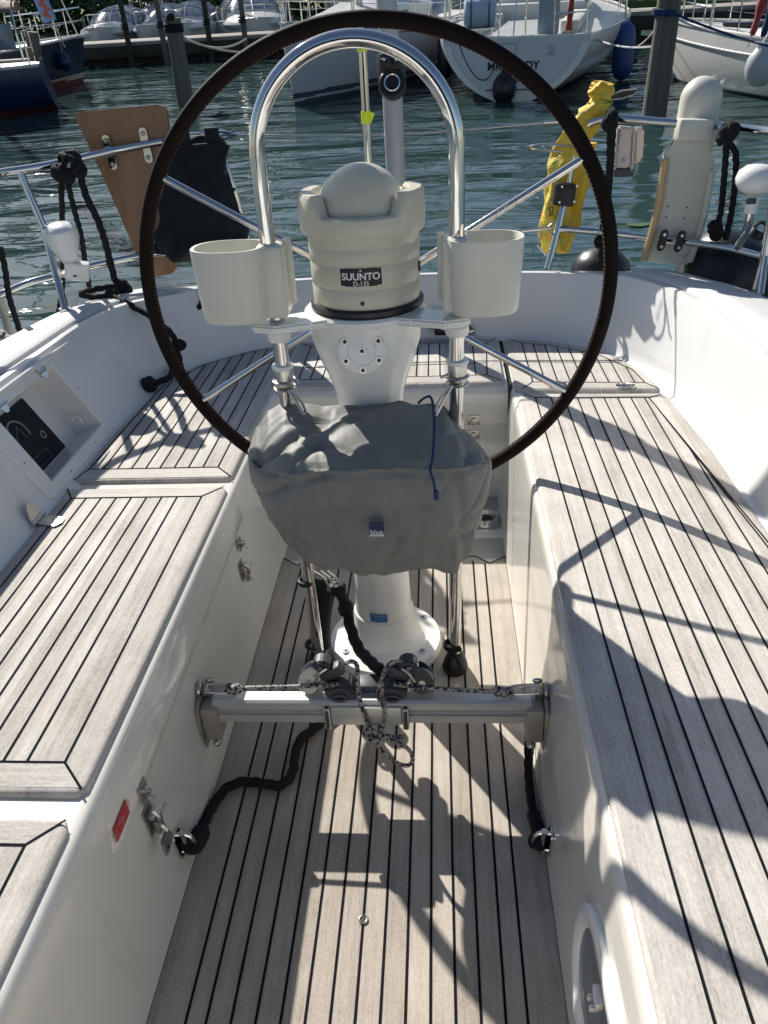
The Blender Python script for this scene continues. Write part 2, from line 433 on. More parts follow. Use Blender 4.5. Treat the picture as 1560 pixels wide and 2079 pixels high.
# the weathered deck cap lying on the coaming
def cap(m):
    rings = []
    for i in range(NB):
        t = itop[i]; o = otop[i]; od = (o-t).normalized(); up = Vector((0,0,1)); f = math.sin(math.pi*min(1, max(0, (i-34)/52.0)))
        # narrow to nothing behind the stern gate where the coaming is bare gelcoat
        xx = t.x
        wgt = 1.0 if abs(xx) > .75 or t.y < 2.6 else 0.0
        if wgt < .5: continue
        a = t+od*.045; c = o-od*.02
        rings.append((t.x < 0, [a+up*-.004, a+up*.003+od*.003, a+up*.008+od*.009, a.lerp(c, .5)+up*.012, c+up*.006-od*.006, c+up*.001, c+up*-.008]))
    L = [r for s, r in rings if s]; Rr = [r for s, r in rings if not s]
    m.loft(L, False); m.loft(Rr, False)
part('deck_cap', cap, 'cap', boat, 50)
# second moulded lip on the left coaming, above the recess
def lip(m):
    P = [p.lerp(Vector((b_.x, b_.y, ZG)), .055)+Vector((.006, 0, 0)) for p, b_ in zip(itop[:27], base[:27])]
    m.tube(P, lambda t: .007*(1-max(0, t-.9)*8), 8)
part('moulded_lip', lip, 'gelw', boat)

# unseen cabin front and spray hood behind the photographer, added to darken reflections
def bulk(m):
    m.box((0,-.66,.36), (2.0,.10,.80), bev=.03); m.box((0,-1.9,.80), (2.2,2.4,.16), bev=.05)
part('added_bulkhead', bulk, 'gelw', boat)
def hood(m):
    rings = []
    for y, h in ((-.75,1.02), (-1.1,1.06), (-1.5,.95), (-1.9,.60), (-2.15,.12)):
        rings.append([Vector((1.02*math.copysign(abs(math.cos(a))**.5, math.cos(a)), y, .86+h*abs(math.sin(a))**.6)) for a in [math.pi*k/18 for k in range(19)]])
    m.loft(rings, False)
part('sprayhood', hood, 'bag', boat)  # unseen dark canvas, added for dark bands in the steel and less sky fill
# --- sole
FE = 2.07
def strip(m, a, b, w, z):          # caulk ribbon from a to b
    a, b = Vector((a[0], a[1], 0)), Vector((b[0], b[1], 0)); d = (b-a).normalized(); n = Vector((-d.y, d.x, 0))*w/2
    m.poly([(p.x, p.y, z) for p in (a+n, b+n, b-n, a-n)])
def sole(m):
    SE = [-.286,-.251,-.209,-.167,-.125,-.084,-.042,0,.042,.084,.126,.168,.21,.251,.287]
    m.mi = 0; m.poly([(-.3525,-.6,0), (.3525,-.6,0), (.3525,2.07,0), (.302,2.03,0), (.262,2.07,0), (-.262,2.07,0), (-.302,2.03,0), (-.3525,2.07,0)])
    m.mi = 1
    for x in SE:
        e = 2.03 if abs(x) > .28 else (2.045 if abs(x) > .25 else 2.07)
        strip(m, (x,-.6), (x,e), .0048, .0012)
    for s in (-1, 1):
        strip(m, (s*.3545,-.6), (s*.3545,2.07), .005, .0012)
        strip(m, (s*.262,2.07), (s*.302,2.03), .004, .0014); strip(m, (s*.302,2.03), (s*.3525,2.07), .004, .0014)
    strip(m, (-.262,2.07), (.262,2.07), .004, .0016)
    m.mi = 2; m.box((0, .92, -.02), (.80, 3.4, .036)); 
    m.box((0, 2.27, -.017), (.78, .42, .03))
part('cockpit_sole', sole, ['teakS', 'caulk', 'gel'], boat)
def drain(m):
    c = U(738,1867,'z',.002)
    m.mi = 0; m.torus(c, .0072, .0022, n=20, m=8); m.mi = 1; m.cyl(c+Vector((0,0,-.001)), c+Vector((0,0,.0008)), .0068, n=16)
part('drain', drain, ['steelb', 'black'], boat)
def filler(m):
    c = U(985,1060,'z',.0)
    m.mi = 0; m.lathe([(.001,.0), (.062,.0), (.06,.006), (.05,.008), (.046,.022), (.04,.028), (.036,.026), (.03,.012), (.001,.012)], c, n=32)
    m.mi = 1; m.cyl(c+Vector((0,0,.012)), c+Vector((0,0,.0135)), .028, n=24)
part('deck_filler', filler, ['steelb', 'black'], boat)
def fillerbase(m):
    c = U(985,1060,'z',.0)+Vector((0,0,-.001)); m.box(c+Vector((.005,-.01,-.002)), (.15,.17,.01), bev=.004)
part('filler_base', fillerbase, 'gel', boat)

# --- seat lockers (gelcoat) as lofted sections
def side_profile(s, y):
    P = [(.345,-.02), (.353,0), (.3665,.14), (.378,.28), (.3855,.372), (.388,.392), (.392,.402), (.40,.4075), (.41,ZG), (.60,ZG), (.90,ZG), (.97,ZG-.002)]
    return [Vector((s*x, y, z)) for x, z in P]
def seatL(m):
    ys = [-.6, .3, .77, 1.2, 1.8, 2.2, 2.46]; m.loft([side_profile(-1, y) for y in ys], False)
def seatR(m):
    ys = [-.6, .3, .77, 1.2, 1.8, 2.2, 2.46]; m.loft([side_profile(1, y) for y in ys], False)
    # end wall of the bench beside the stern locker
    m.poly([(.392, 2.46, .4), (.392, 2.99, .4), (.392, 2.99, .0), (.36, 2.46, 0)])
lockL = part('seat_locker', seatL, 'gel', boat, 60); lockL['label'] = 'left seat locker with lid flap and latches'
lockR = part('seat_locker', seatR, 'gel', boat, 60); lockR['label'] = 'right seat locker with oval port'
def bench(m):
    # stern bench: front wall with a groove, top
    P = [(2.452,-.02), (2.456,.262), (2.462,.268), (2.462,.276), (2.454,.281), (2.457,.385), (2.462,.398), (2.472,.406), (2.485,ZG), (2.99,ZG-.001)]
    m.loft([[Vector((x, y, z)) for y, z in P] for x in (-.395, 0, .380)], False)
    m.poly([(-.97,2.46,ZG-.0005), (-.395,2.46,ZG-.0005), (-.395,3.0,ZG-.0005), (-.97,3.0,ZG-.0005)])
    m.poly([(.395,2.46,ZG-.0005), (.97,2.46,ZG-.0005), (.97,3.0,ZG-.0005), (.395,3.0,ZG-.0005)])
bn = part('stern_bench', bench, 'gel', boat, 50)

# --- teak pads
def clip(poly, a, b, c):       # keep a*x+b*y<=c
    out = []
    for i in range(len(poly)):
        p, q = poly[i], poly[(i+1) % len(poly)]; dp = a*p[0]+b*p[1]-c; dq = a*q[0]+b*q[1]-c
        if dp <= 0: out.append(p)
        if dp*dq < 0: t = dp/(dp-dq); out.append((p[0]+(q[0]-p[0])*t, p[1]+(q[1]-p[1])*t))
    return out
def pad(name, outline, field, seams, cross=(), parent=None, z=ZS, extra=(), round_=.012):
    """outline: ccw polygon of the whole pad; field: polygon of the lengthwise boards; cross: polygons of crosswise border boards;
       extra: caulk lines; seams: x positions in the field"""
    def f(m):
        O = [Vector((x, y, 0)) for x, y in outline]
        ar = sum(O[i].x*O[(i+1) % len(O)].y-O[(i+1) % len(O)].x*O[i].y for i in range(len(O)))
        if ar < 0: O.reverse()
        n = len(O); nor = []
        for i in range(n):
            d1 = (O[i]-O[i-1]).normalized(); d2 = (O[(i+1) % n]-O[i]).normalized()
            n1 = Vector((d1.y, -d1.x, 0)); n2 = Vector((d2.y, -d2.x, 0)); k = (n1+n2).normalized(); nor.append(k/max(.5, k.dot(n1)))
        # top: all boards as one sheet with cross boards cut in
        rings = []
        for off, dz in ((-round_, 0), (-round_*.5, -.0015), (-.002, -.005), (0, -.011), (0, -.03)):
            rings.append([Vector((O[i].x+nor[i].x*off, O[i].y+nor[i].y*off, z+dz)) for i in range(n)])
        m.mi = 0; vr = m.loft(rings, True)
        top = rings[0]
        f_ = m._f(vr[0])
        m.mi = 1
        for c in cross: m.poly([(x, y, z+.0004) for x, y in c])
        m.mi = 2
        for x in seams:
            seg = clip(clip(list(field), 1, 0, x+1e-4), -1, 0, -(x-1e-4))
            if len(seg) < 3: continue
            ys = [p[1] for p in seg]; strip(m, (x, min(ys)), (x, max(ys)), .0042, z+.0011)
        F = list(field)
        for i in range(len(F)): strip(m, F[i], F[(i+1) % len(F)], .004, z+.0012+.00005*i)
        for a, b in extra: strip(m, a, b, .004, z+.0010)
    return part(name, f, ['teakY', 'teakX', 'caulk'], parent, 40)
def seq(a, b, st):
    out = []; x = a
    while x <= b+1e-6: out.append(x); x += st
    return out
S = .0405
# left: near lid, middle lid, after lid
pad('teak_pad', [(-.405,-.6), (-.405,.735), (-.418,.757), (-.84,.757), (-.84,-.6)], [(-.458,-.6), (-.458,.708), (-.79,.708), (-.79,-.6)], seq(-.79+S,-.48, S),
    [[(-.458,.708), (-.418,.748), (-.83,.748), (-.79,.708)]], lockL, extra=[((-.458,.708), (-.414,.752)), ((-.79,.708), (-.83,.75))])
pad('teak_pad', [(-.405,.815), (-.405,1.775), (-.418,1.795), (-.845,1.795), (-.845,.80), (-.418,.80)], [(-.462,.862), (-.462,1.738), (-.81,1.738), (-.81,.862)], seq(-.81+S,-.49, S),
    [[(-.462,.862), (-.81,.862), (-.84,.812), (-.418,.812)], [(-.462,1.738), (-.418,1.785), (-.84,1.785), (-.81,1.738)]], lockL,
    extra=[((-.462,.862), (-.412,.808)), ((-.462,1.738), (-.414,1.790)), ((-.81,1.738), (-.842,1.79)), ((-.81,.862), (-.842,.805))])
pad('teak_pad', [(-.405,1.855), (-.405,2.50), (-.402,2.93), (-.58,2.855), (-.735,2.715), (-.81,2.5), (-.84,2.18), (-.85,1.87), (-.842,1.835), (-.418,1.835)],
    [(-.458,1.90), (-.458,2.90), (-.56,2.85), (-.70,2.73), (-.80,2.56), (-.815,2.2), (-.825,1.90)], seq(-.825+S,-.48, S),
    [[(-.458,1.90), (-.825,1.90), (-.838,1.845), (-.415,1.845)]], lockL, extra=[((-.458,1.90), (-.41,1.845)), ((-.825,1.9), (-.845,1.84))])
# stern bench pad
pad('teak_pad', [(-.385,2.478), (.365,2.478), (.372,2.5), (.372,2.93), (0,2.955), (-.385,2.94)], [(-.33,2.545), (.315,2.545), (.33,2.87), (0,2.90), (-.335,2.89)], seq(-.33+S,.30, S),
    [[(-.33,2.545), (-.375,2.49), (.36,2.49), (.315,2.545)]], bn, extra=[((.315,2.545), (.362,2.486)), ((-.33,2.545), (-.378,2.488)), ((-.33,2.66), (.32,2.66)), ((.33,2.87), (.368,2.925)), ((-.335,2.89), (-.38,2.935))])
# right: long bench and stern corner
pad('teak_pad', [(.399,-.6), (.878,-.6), (.885,.6), (.888,1.4), (.885,1.95), (.862,2.32), (.850,2.352), (.43,2.378), (.399,2.355)], [(.462,-.6), (.88,-.6), (.885,.9), (.86,1.5), (.80,2.315), (.455,2.338)], seq(.462+S,.86, S),
    [[(.455,2.338), (.425,2.37), (.845,2.345), (.80,2.315)]], lockR, extra=[((.455,2.338), (.42,2.372)), ((.80,2.315), (.852,2.345)), ((.80,2.31), (.885,1.3))])
pad('teak_pad', [(.399,2.42), (.425,2.405), (.845,2.378), (.855,2.40), (.835,2.55), (.78,2.69), (.70,2.79), (.57,2.88), (.42,2.92), (.399,2.90)], [(.46,2.47), (.815,2.44), (.80,2.56), (.71,2.72), (.56,2.825), (.46,2.86)], seq(.46+S,.80, S),
    [[(.46,2.47), (.425,2.415), (.84,2.388), (.815,2.44)]], lockR, extra=[((.46,2.47), (.42,2.415)), ((.815,2.44), (.848,2.385)), ((.41,2.665), (.775,2.63)), ((.46,2.86), (.42,2.91))])

# --- left lid flap standing proud of the locker wall
def wl(y, z, out=0.0):
    t = z/.42; x = -.353-.037*t; return Vector((x+out*.996, y, z+out*.088))
def flap(m):
    st = [(.7905,.300), (.800,.289), (1.05,.299), (1.40,.311), (1.66,.319), (1.778,.325), (1.786,.331)]
    rings = []
    for i, (y, zb) in enumerate(st):
        ring = []
        for z, o in ((zb,-.003), (zb,.0042), (zb+.003,.0062), (zb+.02,.0062), (.352,.0048), (.375,.0012), (.386,-.003)):
            yy = y
            if i == 0: yy = .776+(z-.30)*.6 if z < .335 else .797-(z-.335)*.14
            ring.append(wl(yy, z, o if 0 < i < len(st)-1 else min(o, -.001) if z != zb else -.003))
        rings.append(ring)
    m.loft(rings, False)
part('lid_flap', flap, 'gel', lockL, 40)
for p_ in ((408,1272), (383,1335)):
    def screwheads(m, px=p_[0], py=p_[1]):
        c = UP(px, py, *WL)+Vector((.008,0,0)); m.cyl(c, c+Vector((.002,0,0)), .007, .005, n=14)
    part('plug', screwheads, 'gel', lockL)

def plate(m, pts, out, th, n, bev=.001): m.prism([p+n*out for p in pts], n*th, bev)
nL = Vector((.996,0,.088)); nR = Vector((-.996,0,.088))
def quad(c, ey, ez, w, h): return [c+ey*(-w/2)+ez*(-h/2), c+ey*(w/2)+ez*(-h/2), c+ey*(w/2)+ez*(h/2), c+ey*(-w/2)+ez*(h/2)]
ezL = Vector((-.088,0,.996)); EY = Vector((0,1,0)); ezR = Vector((.088,0,.996))
# near latch: catch plate on flap, lever hasp below
def catch(c, s):
    def f(m):
        plate(m, quad(c, EY, ezL, .034*s, .040*s), .006, .003, nL)
        m.torus(c+nL*.022+ezL*-.006, .009*s, .0028, axis=(0,1,0), n=16, m=8, t0=-2, t1=1.6)
        m.box(c+nL*.013+ezL*.002, (.014,.012*s,.016*s), bev=.002)
    return f
def hasp(c, s):
    def f(m):
        plate(m, quad(c, EY, ezL, .034*s, .062*s), .0006, .003, nL)
        m.cyl(c+nL*.012+ezL*.014-EY*.012*s, c+nL*.012+ezL*.014+EY*.012*s, .0055*s, n=12)
        m.tube(smooth([c+nL*.012+ezL*.02, c+nL*.02+ezL*.004, c+nL*.018-ezL*.015, c+nL*.026-ezL*.03-EY*.004], 5), .0052*s, 10)
        m.cyl(c+nL*.02+ezL*.002, c+nL*.024+ezL*.004+EY*.03*s, .0032, n=10)
        m.box(c+nL*.012-ezL*.02, (.010,.014*s,.030*s), bev=.002)
    return f
def haspblade(c):
    def f(m):
        q = c+nL*.022-ezL*.044-EY*.012
        pts = [q+ezL*.016-EY*.02, q+ezL*.018+EY*.014, q-ezL*.004+EY*.018, q-ezL*.018-EY*.002, q-ezL*.016-EY*.022]
        m.prism([p for p in pts], nL*.006, .0012)
        m.mi = 1; m.cyl(q-ezL*.006-EY*.010+nL*.0055, q-ezL*.006-EY*.010+nL*.0068, .0032, n=12)
    return f
c1 = UP(283,1608,*WL); c2 = UP(303,1662,*WL)
cc = part('latch', catch(c1, 1), 'steelb', lockL); cc['label'] = 'catch plate above the big lever latch'
hh = part('latch', hasp(c2, 1), 'steelb', lockL); part('lever', haspblade(c2), ['steelb', 'black'], lockL)
c3 = UP(482,1105,*WL); c4 = UP(490,1158,*WL)
part('latch', catch(c3, .8), 'steelb', lockL); part('latch', hasp(c4, .9), 'steelb', lockL)
for z_, k_ in ((.296,0), (.243,1)):
    def benchlatch(m, z=z_, k=k_):
        c = Vector((.267, 2.452, z)); m.mi = 0
        m.box(c, (.040,.004,.034 if k == 0 else .030), bev=.001); m.box(c+Vector((0,-.008,0)), (.014,.014,.02), bev=.002)
        m.torus(c+Vector((0,-.012,-.008)), .008, .0022, axis=(0,1,0), n=14, m=6)
        for sx in (-1,1): m.cyl(c+Vector((sx*.014,-.002,.009)), c+Vector((sx*.014,-.0045,.009)), .004, n=10)
    part('latch', benchlatch, 'steelb', bn)
# red sticker
def sticker(m):
    c = UP(238,1666,*WL)+nL*.0065
    C = [UP(px, py, *WL)+nL*.0068 for px, py in ((246,1622), (256,1650), (231,1712), (221,1684))]
    m.mi = 0; m.poly(C)
    cen = sum(C, Vector())/4+nL*.0006
    ey = (C[0]-C[3]).normalized(); ez = (C[0]-C[1]).normalized()
    m.mi = 1
    for r, t in ((.0105,.0006), (.006,.0006)):
        m.tube([cen+ey*r*math.cos(a)+ez*r*math.sin(a)*1.0 for a in [2*math.pi*i/24 for i in range(24)]], t, 4, closed=True)
    m.poly([cen+ey*.003*math.cos(a)+ez*.0032*math.sin(a)+nL*.0003 for a in [2*math.pi*i/12 for i in range(12)]])
    for k in range(5):
        for e in (-1, 1):
            q = cen+ey*e*(.020+k*.004); m.poly([q-ez*.010-ey*.0006, q+ez*.010-ey*.0006, q+ez*.010+ey*.0006, q-ez*.010+ey*.0006])
M['stk'] = mat('sticker print', (.55,.20,.20), .5)
part('sticker', sticker, ['red', 'stk'], lockL)
# seat hinges
def hingeL(m):
    c = Vector((-.842,1.622,ZS+.002))
    m.prism([c+Vector(p) for p in [(-.0,-.018,0), (.05,-.030,0), (.062,-.012,0), (.058,.012,0), (.03,.022,0), (0,.022,0)]], (0,0,.003), .001)
    m.cyl(c+Vector((-.004,-.03,.006)), c+Vector((-.004,.03,.006)), .006, n=12)
    a = [c+Vector((-.008-.02*math.sin(0)-(.045*math.sin(t))*.30, .026*math.cos(t), .006+.048*math.sin(t))) for t in [math.pi*i/10 for i in range(11)]]
    m.prism(a, (.003,0,0), .0008)
    m.mi = 1
    for dy, dz in ((-.012,.02), (.012,.02), (0,.036)):
        q = c+Vector((-.012-.018*dz/.05,dy,dz)); m.cyl(q, q+Vector((.008,0,0)), .0042, n=10)
    for dx, dy in ((.02,-.012), (.03,.008), (.048,-.008)): q = c+Vector((dx,dy,.003)); m.cyl(q, q+Vector((0,0,.0008)), .003, n=10)
part('hinge', hingeL, ['steelb', 'alud'], lockL)
def disc_hinge(px, py):
    def f(m):
        c = U(px, py, 'z', ZS+.002)
        m.lathe([(.001,0), (.030,0), (.031,.0015), (.028,.003), (.001,.003)], c, n=28)
        m.cyl(c+Vector((-.03,0,.004)), c+Vector((.03,0,.004)), .003, n=10)
        m.mi = 1
        for i in range(6):
            a = i*math.pi/3+.5; q = c+Vector((.018*math.cos(a), .018*math.sin(a), .003)); m.cyl(q, q+Vector((0,0,.0006)), .0042, n=10)
    return f
for p in ((1131,781), (1270,784)): part('hinge', disc_hinge(*p), ['steelb', 'alud'], lockR)
def hingeaft(m):
    c = Vector((.265,2.948,.425))
    a = [c+Vector((.026*math.cos(t), 0, .004+.04*math.sin(t))) for t in [math.pi*i/10 for i in range(11)]]
    m.prism(a, (0,-.003,0), .0008); m.cyl(c+Vector((-.03,-.006,0)), c+Vector((.03,-.006,0)), .006, n=12)
    for dx, dz in ((-.012,.016), (.012,.016), (0,.032)): q = c+Vector((dx,-.003,dz)); m.cyl(q, q+Vector((0,-.003,0)), .004, n=10)
    m.box(c+Vector((0,-.04,-.002)), (.05,.06,.003), bev=.001)
part('hinge', hingeaft, 'steel', bn)
# oval port in the right locker wall
def wr(y, z, out=0.0):
    t = z/.42; x = .353+.037*t; return Vector((x-out*.996, y, z+out*.088))
def rrect(y0, y1, z0, z1, r, n=8):
    P = []
    for cy, cz, a0 in ((y1-r, z1-r, 0), (y0+r, z1-r, 90), (y0+r, z0+r, 180), (y1-r, z0+r, 270)):
        for i in range(n+1): a = R_(a0+90*i/n); P.append((cy+r*math.cos(a), cz+r*math.sin(a)))
    return P
def port(m):
    A = rrect(.30,.765,.085,.295,.10, 8); B = rrect(.322,.743,.107,.273,.08, 8); C_ = rrect(.333,.732,.118,.262,.07, 8)
    m.mi = 0
    m.loft([[wr(y, z, 0) for y, z in A], [wr(y, z, .008) for y, z in A], [wr(y, z, .011) for y, z in rrect(.306,.759,.091,.289,.094, 8)], [wr(y, z, .011) for y, z in B], [wr(y, z, .0035) for y, z in C_]], True)
    m.mi = 1; m.poly([wr(y, z, .0035) for y, z in C_])
pr = part('port_frame', port, ['white', mat('pale port glass', (.20,.22,.23), .08)], lockR)
def portcatch(m):
    for y in (.615,.60):
        m.box(wr(y,.235,.016), (.014,.006,.012), bev=.002)
    m.box(wr(.608,.25,.012), (.012,.03,.016), bev=.003)
part('port_catch', portcatch, 'alu', pr)
# recess with instrument panel in the left coaming
cn = Vector((.870,0,.493)); ec = Vector((-.4926,0,.8703))      # out of the coaming wall; up along it
def cw(y, s, out=0.0): return Vector((-.85,y,ZG)) + ec*s + cn*out
def recess(m):
    y0, y1, s0, s1 = 1.765, 2.135, .050, .262
    def ring(a, b, c, d, o): return [cw(a, c, o), cw(b, c, o), cw(b, d, o), cw(a, d, o)]
    oy0, oy1, os0, os1 = 1.715, 2.185, .012, .292
    def rr(y0_, y1_, s0_, s1_, r, o): return [cw(y, s, o) for y, s in rrect(y0_, y1_, s0_, s1_, r, 5)]
    m.loft([rr(oy0, oy1, os0, os1, .025, -.004), rr(oy0, oy1, os0, os1, .025, .006), rr(oy0+.004, oy1-.004, os0+.004, os1-.004, .022, .009), rr(y0-.004, y1+.004, s0-.004, s1+.004, .014, .009), rr(y0, y1, s0, s1, .012, .005), rr(y0+.012, y1-.012, s0+.010, s1-.010, .01, -.075)], True)
    m._f([m.bm.verts.new(p) for p in rr(y0+.012, y1-.012, s0+.010, s1-.010, .01, -.075)])
rc = part('panel_recess', recess, 'gelw', boat, 30)
def panel(m):
    a, b, c, d = 1.785, 2.03, .066, .245
    m.mi = 0; m.prism([cw(a, c, -.074), cw(b, c, -.074), cw(b, d, -.074), cw(a, d, -.074)], cn*.006, .002)
    m.mi = 1
    g = cw(1.905,.178,-.0675)
    m.tube([g+EY*.040*math.cos(t)+ec*.040*math.sin(t) for t in [R_(-30+240*i/20) for i in range(21)]], .0030, 6)
    m.tube([g+EY*-.028+ec*-.01, g+EY*.012+ec*.02, g+EY*.016+ec*-.022], .0012, 6)
    m.torus(cw(1.985,.135,-.0675), .010, .003, axis=cn, n=18, m=6)
    q = [cw(1.87,.078,-.0668), cw(1.95,.078,-.0668), cw(1.95,.105,-.0668), cw(1.87,.105,-.0668)]
    for i in range(4): m.tube([q[i], q[(i+1) % 4]], .0006, 4)
M['dim'] = mat('dim panel print', (.20,.21,.22), .5)
part('instrument_panel', panel, ['panel', 'dim'], rc)
part('catch', lambda m: m.box(cw(1.81,.062,-.062), (.012,.014,.03), bev=.002), 'white', rc)
part('hook', lambda m: m.torus(cw(2.10,.10,-.03), .014, .003, axis=(0,1,0), n=14, m=6, t0=0, t1=4), 'white', rc)
for yy in (1.83,2.07):
    def rh(m, yy=yy):
        c = cw(yy,.272,.011)
        m.cyl(c-EY*.02, c+EY*.02, .0065, n=12)
        m.prism([c+EY*.017*math.cos(t)+ec*(.004+.024*math.sin(t)) for t in [math.pi*i/8 for i in range(9)]], cn*.003, .0008)
        m.prism([c+EY*.017*math.cos(t)-ec*(.004+.022*math.sin(t))-cn*.001 for t in [math.pi*i/8 for i in range(9)]], cn*.003, .0008)
    part('hinge', rh, 'steel', rc)
for y, s in ((1.738,.13), (2.162,.17), (1.86,.028), (2.04,.028)):
    part('screw', lambda m, q=cw(y, s, .0092): m.cyl(q, q+cn*.0006, .0035, n=10), 'alud', rc)

# ================================================================== PEDESTAL
PY = 1.65
ped = thing('steering_pedestal', 'white steering pedestal standing on a round foot in the middle of the cockpit', 'steering pedestal', (0,PY,.001))
def column(m):
    prof = [(.001,.001), (.149,.001), (.152,.006), (.152,.020), (.147,.030), (.118,.036), (.100,.046), (.088,.065), (.082,.09), (.0785,.122), (.078,.126), (.0735,.130), (.072,.16), (.069,.25), (.0665,.40), (.066,.55), (.0675,.66), (.071,.70), (.078,.745), (.090,.785), (.104,.82), (.116,.86), (.1215,.895), (.122,.918), (.117,.924), (.001,.924)]
    m.lathe(prof, (0,PY,0), n=72)
part('column', column, 'white', ped, 40)
for a_ in (35, 145, 215, 325):
    def bolts(m, a=a_):
        c = Vector((.122*math.cos(R_(a)), PY+.122*math.sin(R_(a)), .034)); m.mi = 0; m.cyl(c-Vector((0,0,.008)), c+Vector((0,0,.004)), .0095, n=20); m.mi = 1; m.cyl(c+Vector((0,0,.004)), c+Vector((0,0,.0045)), .0035, n=8)
    part('bolt', bolts, ['steelb', 'black'], ped)
def fplate(m):
    o = Vector((0, PY-.112, .868)); ax = Vector((0,-1,.16)).normalized()
    m.mi = 0; m.lathe([(.001,-.03), (.049,-.03), (.0495,.006), (.047,.009), (.029,.0092), (.0285,.008), (.028,.0092), (.001,.0095)], o, ax, n=48)
    q = ax.to_track_quat('Z', 'Y').to_matrix()
    for i in range(7):
        if i < 6: a = R_(90+60*i); c = o+q@Vector((.039*math.cos(a), .039*math.sin(a), .009))
        else: c = o+ax*.009
        m.mi = 1; m.cyl(c, c+ax*.0025, .0072, n=16); m.mi = 2; m.cyl(c+ax*.0025, c+ax*.003, .0042, n=8)
part('access_plate', fplate, ['white', 'steelb', 'black'], ped)
def arms(m):
    for s in (-1, 1):
        P = [(s*.06,PY-.06), (s*.12,PY-.035), (s*.16,PY-.065), (s*.215,PY-.085), (s*.218,PY-.125), (s*.17,PY-.14), (s*.10,PY-.115), (s*.05,PY-.10)]
        m.prism([Vector((x, y, .914)) for x, y in P], (0,0,.016), .004)
    m.lathe([(.001,.912), (.124,.912), (.128,.918), (.128,.926), (.122,.931), (.001,.931)], (0,PY,0), n=64)
part('guard_bracket', arms, 'white', ped)
def plabel(m):
    def bend(p, o=.0012):
        a = (p.x-.008)/.080; r = .0745+o; return Vector((r*math.sin(a), PY-r*math.cos(a), .148+p.y))
    m.mi = 0
    for i in range(8):
        x0 = -.024+.048*i/8; x1 = x0+.006
        m.poly([bend(Vector((x0,-.013,0))), bend(Vector((x1,-.013,0))), bend(Vector((x1,.012,0))), bend(Vector((x0,.012,0)))])
    m.mi = 1
    m.text('SOL MARE', None, .0078, bend=lambda p: bend(p+Vector((0,.0075,0)), .0018))
    for k in range(3): m.text('- --- ---- -- ---', None, .0055, bend=lambda p, k=k: bend(p+Vector((0,.001-.0045*k,0)), .0018))
part('label_plate', plabel, ['blue', 'dimw'] if 'dimw' in M else ['blue', mat('faded print', (.25,.42,.6), .5)], ped)

# guard hoop
GY = 1.55; GX = .181; GZ = 1.232; GO = .011
guard = thing('guard_hoop', 'polished stainless guard hoop arching over the compass', 'guard rail', (GO,GY,.01))
def hoop(m):
    P = [Vector((GO-GX*.985,GY,.02)), Vector((GO-GX,GY,.5)), Vector((GO-GX,GY,GZ-.1)), Vector((GO-GX,GY,GZ))]
    P += [Vector((GO-GX*math.cos(t), GY, GZ+GX*.99*math.sin(t))) for t in [math.pi*i/36 for i in range(1,36)]]
    P += [Vector((GO+GX,GY,GZ)), Vector((GO+GX,GY,GZ-.1)), Vector((GO+GX*.985,GY,.5)), Vector((GO+GX*.955,GY,.02))]
    m.tube(P, .0152, 28)
part('tube', hoop, 'steel', guard)
for s, k in ((-1, .985), (1, .96)):
    def boot(m, s=s, k=k):
        c = Vector((GO+s*GX*k, GY, 0))
        m.lathe([(.001,.001), (.030,.001), (.034,.012), (.030,.03), (.024,.05), (.019,.058), (.0155,.056), (.001,.05)], c, n=24)
    part('foot', boot, 'black', guard)
    def collar(m, s=s):
        c = Vector((GO+s*GX, GY, .815)); m.mi = 0
        m.lathe([(.0152,-.022), (.0195,-.022), (.020,-.019), (.020,.012), (.019,.016), (.0152,.016)], c, n=28)
        m.mi = 1; m.lathe([(.016,.016), (.0225,.016), (.0235,.019), (.0225,.023), (.016,.024)], c, n=28)
        m.mi = 0; m.torus(c+Vector((0,0,-.028)), .022, .003, n=24, m=8); m.torus(c+Vector((0,0,-.012)), .023, .0025, n=24, m=8)
        m.cyl(c+Vector((s*.0-.02*s,-.018,-.004)), c+Vector((-.034*s,-.026,-.004)), .0035, n=10)
    part('collar', collar, ['steelb', 'white'], guard)
    def nut(m, s=s):
        c = Vector((GO+s*GX, GY, .90)); m.lathe([(.0155,-.010), (.021,-.010), (.024,-.005), (.024,.008), (.020,.012), (.0155,.012)], c, n=28)
    part('clamp', nut, 'white', guard)
def lines(m, s):
    a = Vector((GO+s*GX-s*.01, GY-.022, .79)); b_ = a+Vector((-s*.055,-.03,-.10))
    m.tube(smooth([a, a+Vector((-s*.02,-.012,-.03)), b_], 5), .0028, 8); m.tube(smooth([a+Vector((-s*.004,0,-.004)), a+Vector((-s*.03,-.005,-.035)), b_+Vector((s*.012,0,0))], 5), .0028, 8)
for s in (-1, 1): part('snap_hook', lambda m, s=s: lines(m, s), 'steelb', guard)

